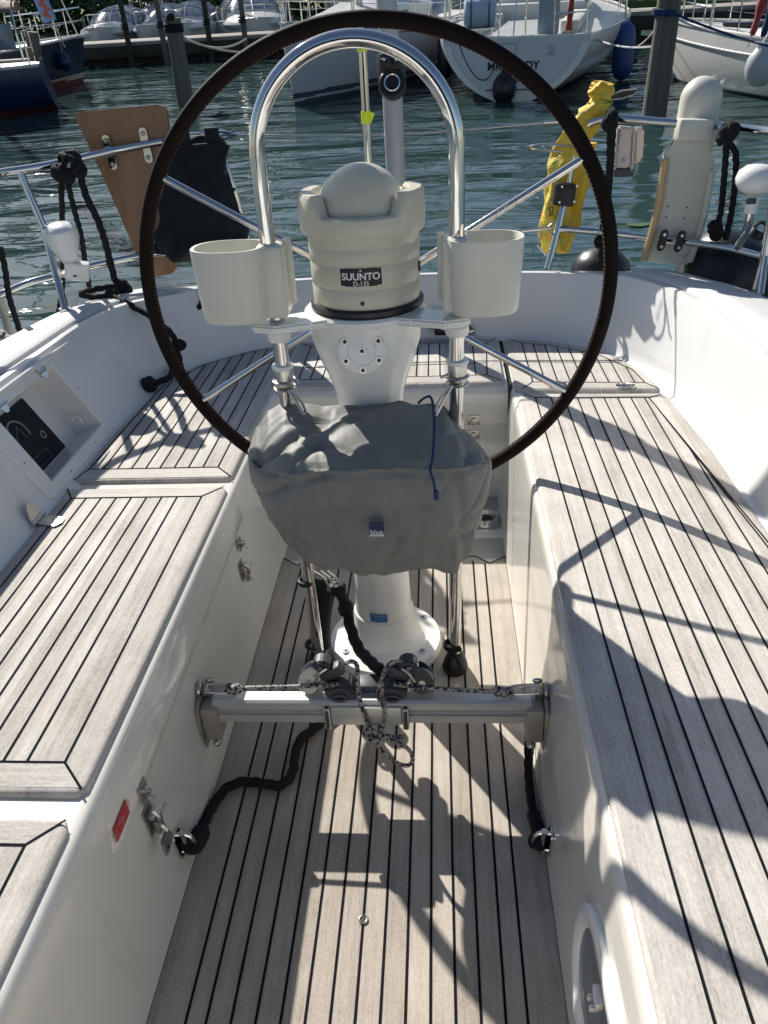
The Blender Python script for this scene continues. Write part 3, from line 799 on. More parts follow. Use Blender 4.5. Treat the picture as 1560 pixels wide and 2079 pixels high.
# compass
cmp_ = thing('binnacle_compass', 'beige domed steering compass on top of the pedestal', 'compass', (.006,PY,.931))
CO = Vector((.006,PY,0))
def cbody(m):
    m.lathe([(.001,.945), (.1105,.945), (.1115,.955), (.1118,.985), (.1108,.9865), (.1118,.988), (.1122,1.03), (.1112,1.0315), (.1122,1.033), (.1128,1.062), (.1118,1.0635), (.1128,1.065), (.114,1.088), (.001,1.088)], CO, n=80)
part('housing', cbody, 'creamd', cmp_, 50)
def cband(m): m.lathe([(.001,.9315), (.116,.9315), (.1185,.935), (.1185,.944), (.115,.948), (.001,.948)], CO, n=72)
part('base_band', cband, 'black', cmp_)
def chood(m):
    def ear(a):          # a: angle; front is -90 deg
        d = abs(((math.degrees(a)+90+180) % 360)-180); return 0 if d < 40 else (1 if d > 47 else (d-40)/7), d
    rings = []
    for k, (r, z) in enumerate([(.112,1.083), (.1185,1.084), (.1205,1.09), (.122,1.12), (.120,1.138), (.114,1.143), (.098,1.143), (.092,1.138), (.090,1.10), (.001,1.10)]):
        ring = []
        for i in range(96):
            a = 2*math.pi*i/96; e, d = ear(a)
            flank = e if d < 112 else max(0, 1-(d-112)/20)
            zz = z; rr = r
            if k >= 2 and k <= 7:
                top = 1.121+.039*e
                if d > 120: top = 1.16-.02*min(1, (d-120)/15)
                zz = 1.09+(z-1.09)*(top-1.09)/.053
            if 1 <= k <= 5: rr = r+.0045*flank-(0 if e > .5 else .003)
            ring.append(CO+Vector((rr*math.cos(a), rr*math.sin(a), zz)))
        rings.append(ring)
    m.loft(rings, True, True)
part('hood', chood, 'creamd', cmp_, 40)
def cdome(m):
    m.lathe([(.092,1.098), (.0905,1.112)]+[(.090*math.cos(t), 1.114+.092*math.sin(t)) for t in [math.pi/2*i/14 for i in range(1,14)]]+[(.001,1.206)], CO, n=64)
part('dome', cdome, 'creamd', cmp_, 60)
def clabel(m):
    def bend(p, o=.0016):
        r = .1118+o; a = p.x/r; return CO+Vector((r*math.sin(a), -r*math.cos(a), 1.014+p.y))
    m.mi = 1
    for mi, k, o in ((1,1.0,.0010), (0,.955,.0015)):
        m.mi = mi
        for i in range(10):
            x0 = (-.0435+.087*i/10)*k; x1 = x0+.0087*k; h = .0185*k if 0 < i < 9 else .017*k
            m.poly([bend(Vector((x0,-h,0)), o), bend(Vector((x1,-h,0)), o), bend(Vector((x1,h,0)), o), bend(Vector((x0,h,0)), o)])
    m.mi = 1
    m.text('SUUNTO', None, .0188, bend=lambda p: bend(p+Vector((0,.001,0)), .0022), font_sx=1.0)
    m.text('D-135', None, .0125, bend=lambda p: bend(p+Vector((0,-.0125,0)), .0022))
    m.poly([bend(Vector(p), .0022) for p in ((-.0025,.0115,0), (.0025,.0115,0), (0,.0155,0))])
part('name_plate', clabel, ['ink', 'inkw'], cmp_)
def chole(m):
    c = CO+Vector((0,-.1112,.963)); m.cyl(c, c+Vector((0,-.0016,0)), .0045, n=16)
    m.box(CO+Vector((.112,-.02,1.01)), (.004,.008,.02), bev=.001)
part('screw_hole', chole, 'black', cmp_)

# wheel
WC = Vector((.0075,1.86,.902)); WRAD = .5435
wheel = thing('helm', 'large dark brown leather bound steering wheel with stainless spokes', 'steering wheel', (WC.x, WC.y, WC.z-WRAD))
def rim(m):
    m.torus(WC, WRAD, .0165, axis=(0,1,0), n=160, m=18)
part('rim', rim, 'leather', wheel)
def stitch(m):
    n = 330
    for i in range(n):
        a = 2*math.pi*i/n; rr = WRAD-.0165*.62
        def pt(ang, ph): 
            e = Vector((math.cos(ang),0,math.sin(ang))); return WC+e*(WRAD+.0172*math.cos(ph))+Vector((0,.0172*math.sin(ph),0))
        p = pt(a, math.pi*1.18); q = pt(a+.007, math.pi*1.03); m.tube([p, q], .0011, 4)
part('stitching', stitch, 'thread', wheel)
spk = [90,30,150,210,330,270]
for i, a in enumerate(spk):
    def f(m, a=a):
        e = Vector((math.cos(R_(a)),0,math.sin(R_(a)))); m.cyl(WC+e*.03+Vector((0,.0,0)), WC+e*(WRAD-.01), .0088, n=18)
    sp = part('spoke', f, 'steel', wheel)
    if a == 90:
        def tape(m):
            m.cyl(WC+Vector((0,0,.355)), WC+Vector((0,0,.378)), .0105, n=14); m.box(WC+Vector((.009,-.004,.366)), (.012,.002,.02), Matrix.Rotation(.5,3,'Y'))
        part('marker_tape', tape, 'neon', sp); part('marker_tape', lambda m: m.cyl(WC+Vector((0,0,.487)), WC+Vector((0,0,.502)), .0105, n=14), 'neon', sp)
def hub(m): m.lathe([(.001,-.16), (.03,-.16), (.03,-.03), (.055,-.02), (.058,.02), (.03,.03), (.001,.03)], WC, (0,1,0), n=32)
part('hub', hub, 'steelb', wheel)

# cup holders
def cup(s, name_label):
    t = thing('cup_holder', name_label, 'cup holder', (s*.235,1.54,.945))
    def ringxy(k, z, grow=0):
        # teardrop: round outside, squared inside
        out = []
        cx, cy = s*(.245), 1.535
        for i in range(40):
            a = 2*math.pi*i/40; ca, sa = math.cos(a), math.sin(a)
            rx, ry = (.072+grow)*k, (.058+grow)*(1-(1-k)*.5)
            x = rx*math.copysign(abs(ca)**(.62 if ca*1 < 0 else .9), ca); y = ry*math.copysign(abs(sa)**.8, sa)
            out.append(Vector((cx+s*x, cy+y, z)))
        return out
    def f(m):
        z0, z1 = .945, 1.083
        R = [ringxy(.80, z0+.004), ringxy(.86, z0), ringxy(.90, z0+.004), ringxy(.915, z0+.02), ringxy(1.0, z1-.006, .0), ringxy(.99, z1), ringxy(.89, z1), ringxy(.87, z1-.004), ringxy(.82, z0+.02), ringxy(.76, z0+.014)]
        m.loft(R, True, True)
    part('cup', f, 'cream', t, 45)
    def g(m):
        gx = GO+s*GX if s > 0 else GO-GX
        m.box((gx+s*-.003, 1.557, 1.012), (.052,.074,.140), bev=.009, seg=3)
        m.box((gx-s*.030, 1.585, 1.02), (.016,.020,.128), bev=.004)
    part('bracket', g, 'cream', t)
    return t
cup(-1, 'cream plastic cup holder clamped on the left leg of the guard hoop')
cup(1, 'cream plastic cup holder clamped on the right leg of the guard hoop')

# cover
cov = thing('instrument_cover', 'wrinkled blue grey cloth cover hanging in front of the pedestal', 'cover', (0,1.45,.43))
CT = [(504,912,925,940), (512,885,940,985), (522,866,950,1010), (545,834,958,1062), (580,814,960,1112), (620,817,958,1145), (660,823,955,1157), (700,820,953,1162), (740,822,952,1168), (780,817,951,1172), (810,812,950,1168), (840,820,950,1158), (870,818,951,1157), (900,822,951,1167), (925,847,950,1166), (950,878,946,1140), (975,900,940,1070), (992,925,936,1000), (999,938,942,965)]
def cover(m):
    def itp(px, k):
        for a, b_ in zip(CT, CT[1:]):
            if a[0] <= px <= b_[0]:
                t = (px-a[0])/(b_[0]-a[0]); t = t*t*(3-2*t)*.5+t*.5; return a[k]+(b_[k]-a[k])*t
        return CT[-1][k]
    NU, YF, YBK = 150, 1.325, 1.565; rings = []
    for i in range(NU+1):
        s_ = i/NU; u = .5-.5*math.cos(math.pi*s_) if True else s_
        px = 504+495*u; e = abs(2*u-1); dep = (1-e**3.2)**.5 if e < 1 else 0
        yf = YBK-.10-(YBK-.10-YF)*dep; yb = YBK-.02*(1-dep)-.04*(1-dep)
        yt, yc, yb_ = itp(px,1), itp(px,2), itp(px,3)
        pc = U(px, yc, 'y', yf); pb = U(px, yb_, 'y', yf+.012); pt = U(px, yt, 'y', yb)
        pk = pt.copy(); pk.z = pb.z+.10*(pt.z-pb.z); pk.y = yb+.01
        ring = []
        def seg(a, b2, n, bulge):
            for k in range(n):
                t = k/n; p = a.lerp(b2, t); p = p+bulge*math.sin(math.pi*t); ring.append(p)
        h = pc.z-pb.z
        seg(pb, pc, 44, Vector((0,-.012*dep,0))); seg(pc, pt, 34, Vector((0,-.004,.012*dep))); seg(pt, pk, 14, Vector((0,.01,0))); seg(pk, pb, 8, Vector((0,0,-.012)))
        rings.append(ring)
    vr = m.loft(rings, True, True)
    m.bm.normal_update()
    for i, r in enumerate(vr):
        u = i/NU
        for j, v in enumerate(r):
            p = v.co; x, z = p.x, p.z
            n1 = noise.fractal(Vector((x*7, p.y*7, z*7)), 1, 2, 4)
            fold = 0
            if j < 44:      # front: long soft diagonal draws
                t = j/44
                fold += .0065*math.exp(-((x+.165+.10*(1-t)-.02)/.014)**2)*t
                fold += .007*math.exp(-((x-.02-.14*t)/.010)**2)*(1-abs(2*t-.5))*(t < .75)
                fold += .008*math.exp(-((x-.205+.02*t)/.012)**2)
                fold += .0035*math.sin(x*60+z*35+3*noise.noise(Vector((x*6,z*6,1))))*(.3+.7*abs(2*t-1)**2)
                fold += .004*math.sin(x*55+2*noise.noise(Vector((x*12,0,4))))*max(0,.13-t)/.13*.6
                fold += .009*noise.noise(Vector((x*24, z*10, 7)))*min(1, abs(x)/.2)
            elif j < 78:
                t = (j-44)/34
                fold += .012*math.exp(-((x-.04+.20*(1-t))/.020)**2)*t*1.2
                fold += .014*math.exp(-((x+.02+.22*(1-t)**1.2)/.022)**2)
                fold += .010*math.exp(-((x-.135-.04*(1-t))/.012)**2)*t
                fold += .007*math.exp(-((x-.175-.05*(1-t))/.009)**2)*t
                if x < -.07: fold += .010*noise.noise(Vector((x*9+z*6, p.y*8, 3)))+.009*max(0, math.sin((x*.9-p.y)*42+2.5*noise.noise(Vector((x*6,p.y*6,0)))))**3
                fold += .002*math.sin(x*110)*max(0, t-.8)*5
            edge = 1-abs(2*u-1)**8
            rn = 1-abs(noise.noise(Vector((x*11+z*4, p.y*9, z*8-x*5)))*2.2); fold += .0055*max(0, rn)**4-.001
            rn = 1-abs(noise.noise(Vector((x*5-z*9+3, p.y*6, z*4+x*3)))*2.0); fold += .007*max(0, rn)**6
            if 41 <= j <= 46: fold += .004
            if j <= 2: fold += .003
            v.co = p+v.normal*(n1*.0035+fold)*edge*(1 if 3 < j < 44 else (.75 if j < 70 else .4))
part('cloth', cover, 'cloth', cov, 80)
def hem(m):
    for k in range(46):
        px = 560+k*8.2; y_ = 1.311+.0*(k % 2)
        a = U(px, 962+5*math.sin(k*.3), 'y', 1.300+.00035*abs(px-750)**1.0*.35); b_ = U(px+4.5, 962+5*math.sin(k*.3+.2), 'y', 1.300+.00035*abs(px-750)*.35); m.tube([a, b_], .0007, 4)

def tagcov(m):
    c = U(765,1074,'y',1.298); R3 = Matrix.Rotation(.05,3,'X')
    m.mi = 0; m.poly([c+Vector(p) for p in ((-.0145,.002,-.0135), (.0145,.002,-.0135), (.0145,0,.0165), (-.0145,0,.0165))])
    m.mi = 1; m.poly([c+Vector(p) for p in ((-.0135,.0008,-.0185), (.0135,.0008,-.0185), (.0135,.0006,-.0130), (-.0135,.0006,-.0130))])
    m.text('blue', Matrix.Translation(c+Vector((0,-.001,-.0068))) @ Matrix.Rotation(R_(90),4,'X'), .0150)
    m.mi = 2; m.text('performance', Matrix.Translation(c+Vector((0,-.001,-.0158))) @ Matrix.Rotation(R_(90),4,'X'), .0046)
part('maker_label', tagcov, ['navy', 'inkw', 'ink'], cov)
cord = [U(850,818,'y',1.52), U(862,808,'y',1.50), U(876,812,'y',1.47)+Vector((0,0,.004)), U(882,850,'y',1.41), U(881,900,'y',1.36), U(878,935,'y',1.315), U(874,955,'y',1.296), U(880,975,'y',1.290), U(885,1000,'y',1.288)]
part('drawcord', braid_fn(cord, .0026), 'bluerope', cov)
def cordlock(m):
    m.box(U(886,1005,'y',1.286), (.011,.008,.020), bev=.003); 
part('cord_lock', cordlock, 'navy', cov)

# ================================================================== TRAVELLER
TY = 1.245
trav = thing('mainsheet_traveller', 'aluminium traveller beam spanning the cockpit with a car in the middle', 'traveller', (0,TY,.11))
def beam(m):
    zt = U(750,1426,'y',1.202).z; zb = U(750,1470,'y',1.20).z; yb = U(750,1402,'z',zt).y; h = zt-zb
    P = [(1.208,zt), (1.202,zt-.004), (1.202,zt-.30*h), (1.209,zt-.36*h), (1.209,zt-.46*h), (1.203,zt-.50*h), (1.203,zt-.54*h), (1.210,zt-.58*h), (1.200,zt-.62*h), (1.200,zb+.004), (1.204,zb), (yb-.006,zb), (yb,zb+.006), (yb,zt-.006), (yb-.004,zt)]
    m.prism([Vector((-.335,y,z)) for y, z in P], (.67,0,0))
part('track', beam, 'alu', trav, 25)
for s in (-1, 1):
    def br(m, s=s):
        m.box((s*.343,1.228,.166), (.036,.080,.088), bev=.004)
        P = [(1.185,.205), (1.205,.222), (1.262,.222), (1.282,.205), (1.286,.16), (1.275,.105), (1.20,.085), (1.185,.10), (1.178,.16)]
        m.prism([Vector((s*.362,y,z)) for y, z in P], (s*.008,0,0), .002)
        
    t_ = part('end_bracket', br, 'alud', trav)
    def bolt(m, s=s):
        c = Vector((s*.336,1.186,.118)); m.cyl(c, c+Vector((0,.02,0)), .0085, n=16); m.sph(c, .0085, n=14)
    part('bolt', bolt, 'steelb', t_)
    def shk(m, s=s):
        q = Vector((s*.352,1.232,.232))
        for dz in (-1, 1): m.tube(smooth([q+Vector((0,dz*.012,.002)), q+Vector((-s*.028,dz*.013,.0)), q+Vector((-s*.055,dz*.010,-.002)), q+Vector((-s*.062,0,-.003))], 5), .0032, 8)
        m.cyl(q+Vector((0,-.018,0)), q+Vector((0,.02,0)), .004, n=10); m.sph(q+Vector((0,.022,.004)), .010, (1.1,.5,.7), n=14)
        m.torus(q+Vector((s*.014,0,-.002)), .014, .0045, axis=(1,0,0), n=18, m=8); m.box(q+Vector((s*.002,0,-.012)), (.016,.012,.02), bev=.003)
    part('shackle', shk, 'steelb', t_)
def car(m):
    m.mi = 0; m.box((-.0075,1.232,.190), (.150,.078,.050), bev=.004)
    m.mi = 1
    for s in (-1, 1): m.box((-.0075+s*.0825,1.232,.184), (.014,.084,.058), bev=.003)
    m.mi = 2; m.text('OOOOOOOOO', Matrix.Translation((-.030,1.1985,.178)) @ Matrix.Rotation(R_(90),4,'X'), .0105); m.text('1', Matrix.Translation((.040,1.1985,.178)) @ Matrix.Rotation(R_(90),4,'X'), .010)
carp = part('car', car, ['alud2' if 'alud2' in M else 'alu', 'dgrey', mat('engraving', (.10,.085,.05), .6)], trav)
for s in (-1, 1):
    def buf(m, s=s): c = Vector((-.0075+s*.094,1.222,.207)); m.sph(c, .0085, n=16)
    part('stopper', buf, 'steel', carp)
    # cam cleat housing and sheave blocks
    def cleat(m, s=s):
        ox = -.0075
        m.mi = 0
        P = [(.022,.212), (.034,.216), (.050,.222), (.074,.222), (.086,.232), (.086,.250), (.055,.262), (.032,.256), (.022,.240)]
        m.prism([Vector((ox+s*x,1.208,z)) for x, z in P], (0,.050,0), .004)
        m.torus((ox+s*.055,1.206,.231), .014, .004, axis=(0,1,0), n=22, m=8, sc=.55)
        m.mi = 2; m.poly([Vector((ox+s*.055+.0155*math.cos(a),1.2072,.231+.0075*math.sin(a))) for a in [2*math.pi*i/16 for i in range(16)]])
        # upper angled jaw arm with its pin head
        m.mi = 0
        r = Matrix.Rotation(s*.55,3,'Y'); m.box((ox+s*.070,1.238,.276), (.050,.026,.026), r, .004)
        m.prism([Vector((ox+s*.090+.019*math.cos(a)*1.05, 1.228, .295+.017*math.sin(a))) for a in [2*math.pi*i/16 for i in range(16)]], (0,.030,0), .003)
        m.mi = 1; m.cyl((ox+s*.092,1.222,.296), (ox+s*.092,1.262,.296), .0055, n=10); m.tube(smooth([(ox+s*.078,1.222,.298), (ox+s*.092,1.216,.290), (ox+s*.104,1.214,.270)], 5), .0032, 8)
    cl = part('cam_cleat', cleat, ['dgrey', 'steelb', 'black'], carp)
    def sheave(m, s=s):
        c = Vector((-.0075+s*.118,1.236,.262)); r = Matrix.Rotation(s*-.35,3,'Y')
        q = r @ Matrix.Rotation(-.2,3,'X')
        shape = [(-.019,-.024), (-.012,-.031), (.012,-.031), (.021,-.020), (.023,.004), (.014,.024), (.006,.031), (-.006,.031), (-.014,.024), (-.022,.004)]
        m.mi = 0
        for yo in (-.015, .009): m.prism([c+q@Vector((x, yo, z)) for x, z in shape], q@Vector((0,.006,0)), .0015)
        m.mi = 1; m.lathe([(.001,-.007), (.022,-.007), (.018,0), (.022,.007), (.001,.007)], c+q@Vector((0,0,-.004)), q@Vector((0,1,0)), n=28)
        m.cyl(c+q@Vector((0,-.018,-.004)), c+q@Vector((0,.018,-.004)), .007, n=14)
        m.torus(c+q@Vector((0,0,.036)), .009, .003, axis=q@Vector((1,0,0)), n=16, m=6)
    part('block', sheave, ['sil' if s < 0 and 'sil' in M else ('alu' if s < 0 else 'dgrey'), 'steelb'], carp)
def cardetail(m):
    m.box((-.005,1.250,.226), (.050,.040,.030), bev=.003)
    for x in (-.018,-.001,.016):
        pass
part('sheave_cage', cardetail, 'dgrey', carp)

Y1 = 1.19
def P1(l, y): return [U(a, b_, 'y', y) for a, b_ in l]
lineL = thing('control_line', 'flecked traveller line from the left shackle to the car', 'line', (-.17,1.22,.22), 'flecked traveller lines') if False else None
def fl(pts, y, label, knots=()):
    o = part('control_line', lambda m: (braid_fn([U(*p[:2], 'y', p[2] if len(p) > 2 else y) for p in pts], .0046)(m), [knot(m, U(a, b_, 'y', y), .0075) for a, b_ in knots]), 'fleck')
    return tag(o, label, 'line', None)
fl([(470,1398), (520,1396), (600,1394), (668,1391), (690,1388)], 1.215, 'flecked traveller line stretched from the left shackle to the car', [(464,1398), (474,1399), (482,1399)])
fl([(800,1389), (860,1396), (930,1401), (1000,1404), (1045,1406)], 1.215, 'flecked traveller line stretched from the car to the right shackle', [(1012,1404), (1024,1406), (1034,1406)])
fl([(702,1347,1.235), (715,1343,1.225), (725,1352,1.205), (727,1385,1.195), (731,1420,1.190), (742,1455,1.187), (757,1490,1.183), (772,1500,1.180), (805,1496,1.176), (820,1497,1.172), (812,1501,1.168), (780,1494,1.168), (760,1505,1.166), (745,1500,1.166), (740,1488,1.168), (752,1482,1.172), (772,1492,1.170), (800,1505,1.160), (828,1520,1.155), (838,1540,1.153), (830,1554,1.153), (808,1550,1.155), (785,1533,1.158), (765,1512,1.162)], 1.19, 'flecked line tail hanging from the car in a knotted bow', [(755,1494), (768,1492)])
fl([(818,1344,1.235), (795,1346,1.225), (781,1362,1.21), (776,1390,1.195), (777,1420,1.190), (781,1450,1.187), (778,1475,1.183), (768,1490,1.176)], 1.19, 'flecked line from the right cam cleat down to the knot')

# mainsheet rope, tackle and sheet bag strap
ms = part('mainsheet', rope_fn([U(775,1362,'y',1.25), U(755,1345,'y',1.30), U(730,1318,'y',1.36), U(714,1280,'y',1.42), U(704,1240,'y',1.46)], .0135), 'rope')
tag(ms, 'thick black rope running from the car up to the shackles left of the pedestal', 'rope')
def splice(m):
    P = resample(smooth([U(704,1245,'y',1.46), U(700,1225,'y',1.465), U(692,1205,'y',1.47), U(684,1190,'y',1.475)], 8), .006)
    m.tube(P, lambda t: .0165+.004*math.sin(t*9), 12, lob=lambda a, d: .95+.12*math.sin(4*a+d*150)*math.sin(4*a-d*150))
sp_ = part('splice', splice, 'rope', ms)
hk = thing('snap_shackle', 'stainless snap shackles above the black rope, hanging below the cover', 'shackle', U(660,1190,'y',1.47))
def hooks(m):
    for k in range(3):
        a = U(638+k*14,1158,'y',1.47+k*.01); b_ = U(672+k*10,1196+k*4,'y',1.47+k*.008)
        m.tube(smooth([a, a.lerp(b_,.4)+Vector((.006,0,.003)), b_], 5), .0042, 8)
    m.torus(U(688,1195,'y',1.47), .012, .004, axis=(0,1,.3), n=18, m=8); m.box(U(675,1188,'y',1.475), (.014,.014,.036), Matrix.Rotation(.5,3,'Y'), .003)
part('hook', hooks, 'steelb', hk)
# black rolled bag behind the left leg
def roll(m):
    m.tube(smooth([U(655,1165,'y',1.60), U(652,1240,'y',1.60), U(655,1310,'y',1.60)], 6), lambda t: .026+.004*math.sin(t*5), 18)
rb = tag(part('rolled_bag', roll, 'bag'), 'black rolled cloth strapped behind the left leg of the guard hoop', 'bag')
def straps(m):
    c = U(622,1178,'y',GY); m.torus(c, .0175, .0035, n=22, m=8, axis=(0,0,1)); m.torus(c+Vector((0,0,-.006)), .0175, .0035, n=22, m=8)
part('strap', straps, 'black', rb); part('strap', lambda m: m.torus(U(637,1308,'y',GY+.005), .019, .005, n=22, m=8), 'black', rb)
def tie(px, py, lab):
    def f(m):
        c = U(px, py, 'y', GY); m.torus(c, .0175, .005, n=22, m=8); m.torus(c+Vector((0,0,.008)), .0172, .004, n=22, m=8)
        knot(m, c+Vector((.016,-.012,0)), .006)
        m.tube(smooth([c+Vector((.0,-.018,-.004)), c+Vector((.016,-.024,-.03)), c+Vector((.018,-.026,-.055)), c+Vector((0,-.03,-.068)), c+Vector((-.018,-.026,-.055)), c+Vector((-.014,-.022,-.025)), c+Vector((0,-.018,-.004))], 5), .0045, 8)
    return tag(part('tie_loop', f, 'rope'), lab, 'rope')
tie(918,1312, 'black cord loop tied round the foot of the right hoop leg')

# black lines on the sole
def ubolt(t, c, n, ez, lab):
    def f(m):
        q = [c+EY*a+ez*b_ for a, b_ in rrect(-.016,.016,-.034,.034,.012, 5)]
        m.prism([p+n*.0005 for p in q], n*.004, .001)
    def g(m):
        m.tube(smooth([c+ez*.024+n*.003, c+ez*.024+n*.022, c+ez*.012+n*.032, c-ez*.012+n*.032, c-ez*.024+n*.022, c-ez*.024+n*.003], 6), .0045, 10)
        m.cyl(c+ez*.03+n*.016, c-ez*.03+n*.016, .0065, n=12)
    o = part('eye_plate', f, 'steel', t); part('ring', g, 'steel', o)
    return o
cL = UP(362,1712,*WL); cR = UP(1122,1738,*WR)+Vector((0,0,.05)); cR = wr(1.0,.055)
cL.z = max(cL.z,.06)
pl = thing('padeye', 'stainless padeye on the left locker wall holding a black rope', 'padeye', cL); ubolt(pl, cL, nL, ezL, '')
pr_ = thing('padeye', 'stainless padeye on the right locker wall holding a black rope', 'padeye', cR); ubolt(pr_, cR, nR, ezR, '')
r1 = [cL+nL*.03, U(398,1718,'z',.05), U(408,1690,'z',.035), U(425,1650,'z',.018), U(455,1605,'z',.014), U(490,1588,'z',.014), U(530,1590,'z',.014), U(570,1594,'z',.014), U(594,1570,'z',.014), U(600,1530,'z',.014), U(612,1500,'z',.014), U(640,1478,'z',.014), U(680,1440,'z',.014), U(735,1400,'z',.014)]
o = part('black_rope', lambda m: (rope_fn(r1, .0115)(m), m.tube(resample(smooth([cL+nL*.024, U(395,1716,'z',.055), U(410,1688,'z',.034)], 8), .006), .019, 12, lob=lambda a, d: .95+.12*math.sin(4*a+d*150)*math.sin(4*a-d*150))), 'rope')
tag(o, 'black rope snaking over the sole from the left padeye to the traveller', 'rope')
r2 = [Vector((.335,1.20,.10)), U(1074,1500,'z',.085), U(1073,1550,'z',.05), U(1076,1600,'z',.035), U(1085,1660,'z',.025), U(1098,1710,'z',.028), cR+nR*.034+Vector((0,0,-.01))]
o = part('black_rope', lambda m: (rope_fn(r2, .0095)(m), m.tube(resample(smooth([U(1084,1655,'z',.027), U(1098,1710,'z',.03), cR+nR*.03], 8), .006), .015, 12, lob=lambda a, d: .95+.12*math.sin(4*a+d*150)*math.sin(4*a-d*150))), 'rope')
tag(o, 'black rope hanging from the right traveller bracket to the right padeye', 'rope')
o = part('black_rope', rope_fn([U(1080,1475,'z',.06)+Vector((.012,0,0)), wr(1.22,.03,.012), wr(1.12,.012,.014), wr(1.0,.02,.016)], .005), 'rope')
tag(o, 'thin black cord lying along the foot of the right locker wall', 'rope')

# ================================================================== STERN RAILS
def rail_pts(l): return [U(a, b_, 'y', y) for a, b_, y in l]
pl_ = thing('stern_rail', 'stainless stern rail on the left quarter, carrying the wooden board', 'rail', (-1.1,2.8,.66))
topL = rail_pts([(-150,380,2.40), (-60,364,2.55), (0,351,2.68), (60,342,2.76), (130,329,2.85), (230,306,2.95), (330,287,3.02), (400,276,3.06), (440,284,3.08)])
part('top_rail', lambda m: m.tube(smooth(topL, 6), .0135, 18), 'steel', pl_)
lowL = rail_pts([(-150,640,2.35), (-60,618,2.5), (0,598,2.62), (60,574,2.70), (120,558,2.76), (200,536,2.85), (290,519,2.95), (350,513,3.02), (400,516,3.06)])
part('mid_rail', lambda m: m.tube(smooth(lowL, 6), .0125, 18), 'steel', pl_)
def stL(m):
    m.tube([U(40,348,'y',2.735), U(88,460,'y',2.72), U(112,550,'y',2.70), U(134,632,'z',.665)], .0125, 16); c = U(134,632,'z',.668); m.cyl(c+Vector((0,0,-.01)), c+Vector((0,0,.012)), .022, n=20)
part('stanchion', stL, 'steel', pl_)
part('stanchion', lambda m: m.tube(smooth([U(425,282,'y',3.07), U(448,312,'y',3.07), U(470,370,'y',3.06), U(492,445,'y',3.06), U(520,560,'y',3.05)], 6), .0115, 14), 'steel', pl_)
def bandL(m): m.torus(U(118,573,'y',2.70), .014, .003, axis=(.2,0,1)); 
part('tape_band', bandL, 'black', pl_)
prr = thing('stern_rail', 'stainless stern rail on the right quarter, carrying the white rescue gear', 'rail', (1.1,2.8,.66))
topR = rail_pts([(1112,545,3.03), (1132,470,3.06), (1150,390,3.09), (1163,325,3.10), (1172,285,3.10), (1188,258,3.10), (1215,243,3.09), (1260,241,3.07), (1330,246,3.03), (1400,252,2.98), (1480,258,2.90), (1560,266,2.78), (1640,274,2.62), (1760,290,2.40)])
part('top_rail', lambda m: m.tube(smooth(topR, 6), .0135, 18), 'steel', prr)
lowR = rail_pts([(1136,464,3.06), (1190,468,3.05), (1250,474,3.02), (1320,483,2.97), (1400,492,2.90), (1480,504,2.82), (1560,524,2.70), (1660,545,2.5), (1760,570,2.35)])
part('mid_rail', lambda m: m.tube(smooth(lowR, 6), .0125, 18), 'steel', prr)
def stR(m, dx=0): 
    m.tube([U(1585+dx,270,'y',2.73), U(1566+dx,440,'y',2.70), U(1552+dx,520,'y',2.68), U(1534+dx,592,'z',.665)], .0125, 16)
part('stanchion', stR, 'steel', prr)
part('stanchion', lambda m: m.tube([U(1568,440,'y',2.62), U(1556,520,'y',2.62), U(1545,597,'z',.665)], .010, 14), 'steel', prr)
def ties(m):
    m.torus(U(1538,520,'y',2.74), .0145, .003, axis=(1,.3,0)); 
part('cable_tie', ties, 'black', prr)
# gate wire
def wire(m):
    a = U(452,273,'y',3.08); b_ = U(1120,247,'y',3.10)
    P = [a.lerp(b_, i/20)+Vector((0,0,-.02*math.sin(math.pi*i/20))) for i in range(21)]
    m.tube(P, .0035, 8)
gw = tag(part('gate_wire', wire, 'steelb'), 'thin wire across the open stern gate between the two rails', 'wire')
def pelican(m):
    a = U(430,278,'y',3.08); m.tube(smooth([a, U(438,268,'y',3.08), U(460,268,'y',3.08), U(478,274,'y',3.08), U(460,280,'y',3.08), U(438,282,'y',3.08)], 4), .005, 8)
    m.cyl(U(465,274,'y',3.08), U(500,272,'y',3.08), .006, n=12)
part('hook', pelican, 'steel', gw); part('end_fitting', lambda m: m.cyl(U(1105,248,'y',3.10), U(1145,246,'y',3.10), .006, n=12), 'steel', gw)
def wire2(m):
    a = U(520,492,'y',3.06); b_ = U(1060,468,'y',3.05); m.tube([a.lerp(b_, i/12)+Vector((0,0,-.02*math.sin(math.pi*i/12))) for i in range(13)], .0035, 8)
    m.tube([b_, U(1100,464,'y',3.05), U(1120,462,'y',3.05)], .0055, 10)
tag(part('gate_wire', wire2, 'steelb'), 'lower gate wire passing behind the compass', 'wire')

# grey pole with black joint
pole = thing('antenna_pole', 'thick grey metal pole with a black joint, rising behind the hoop', 'pole', U(812,560,'z',.66))
def polef(m):
    y = 3.04; m.tube([U(812,555,'y',y), U(803,330,'y',y), U(796,170,'y',y)], .0345, 26); m.tube([U(795,150,'y',y), U(786,15,'y',y), U(775,-160,'y',y), U(767,-300,'y',y)], .034, 26)
part('spar', polef, 'greyp', pole)
def joint(m):
    y = 3.035
    a, b_ = U(792,108,'y',y), U(798,190,'y',y)
    m.tube([a, a.lerp(b_,.12), a.lerp(b_,.85), b_], lambda t: .047 if .05 < t < .95 else .042, 26)
    c = U(797,170,'y',y-.045); ax = Vector((0,-1,.35)).normalized()
    m.lathe([(.001,-.03), (.044,-.03), (.046,.008), (.040,.014), (.030,.014), (.001,.010)], c, ax, n=32)
    m.box(U(784,128,'y',y-.05), (.04,.02,.03), bev=.006); m.box(U(806,130,'y',y-.045), (.04,.02,.03), bev=.006)
jt = part('joint', joint, 'black', pole)
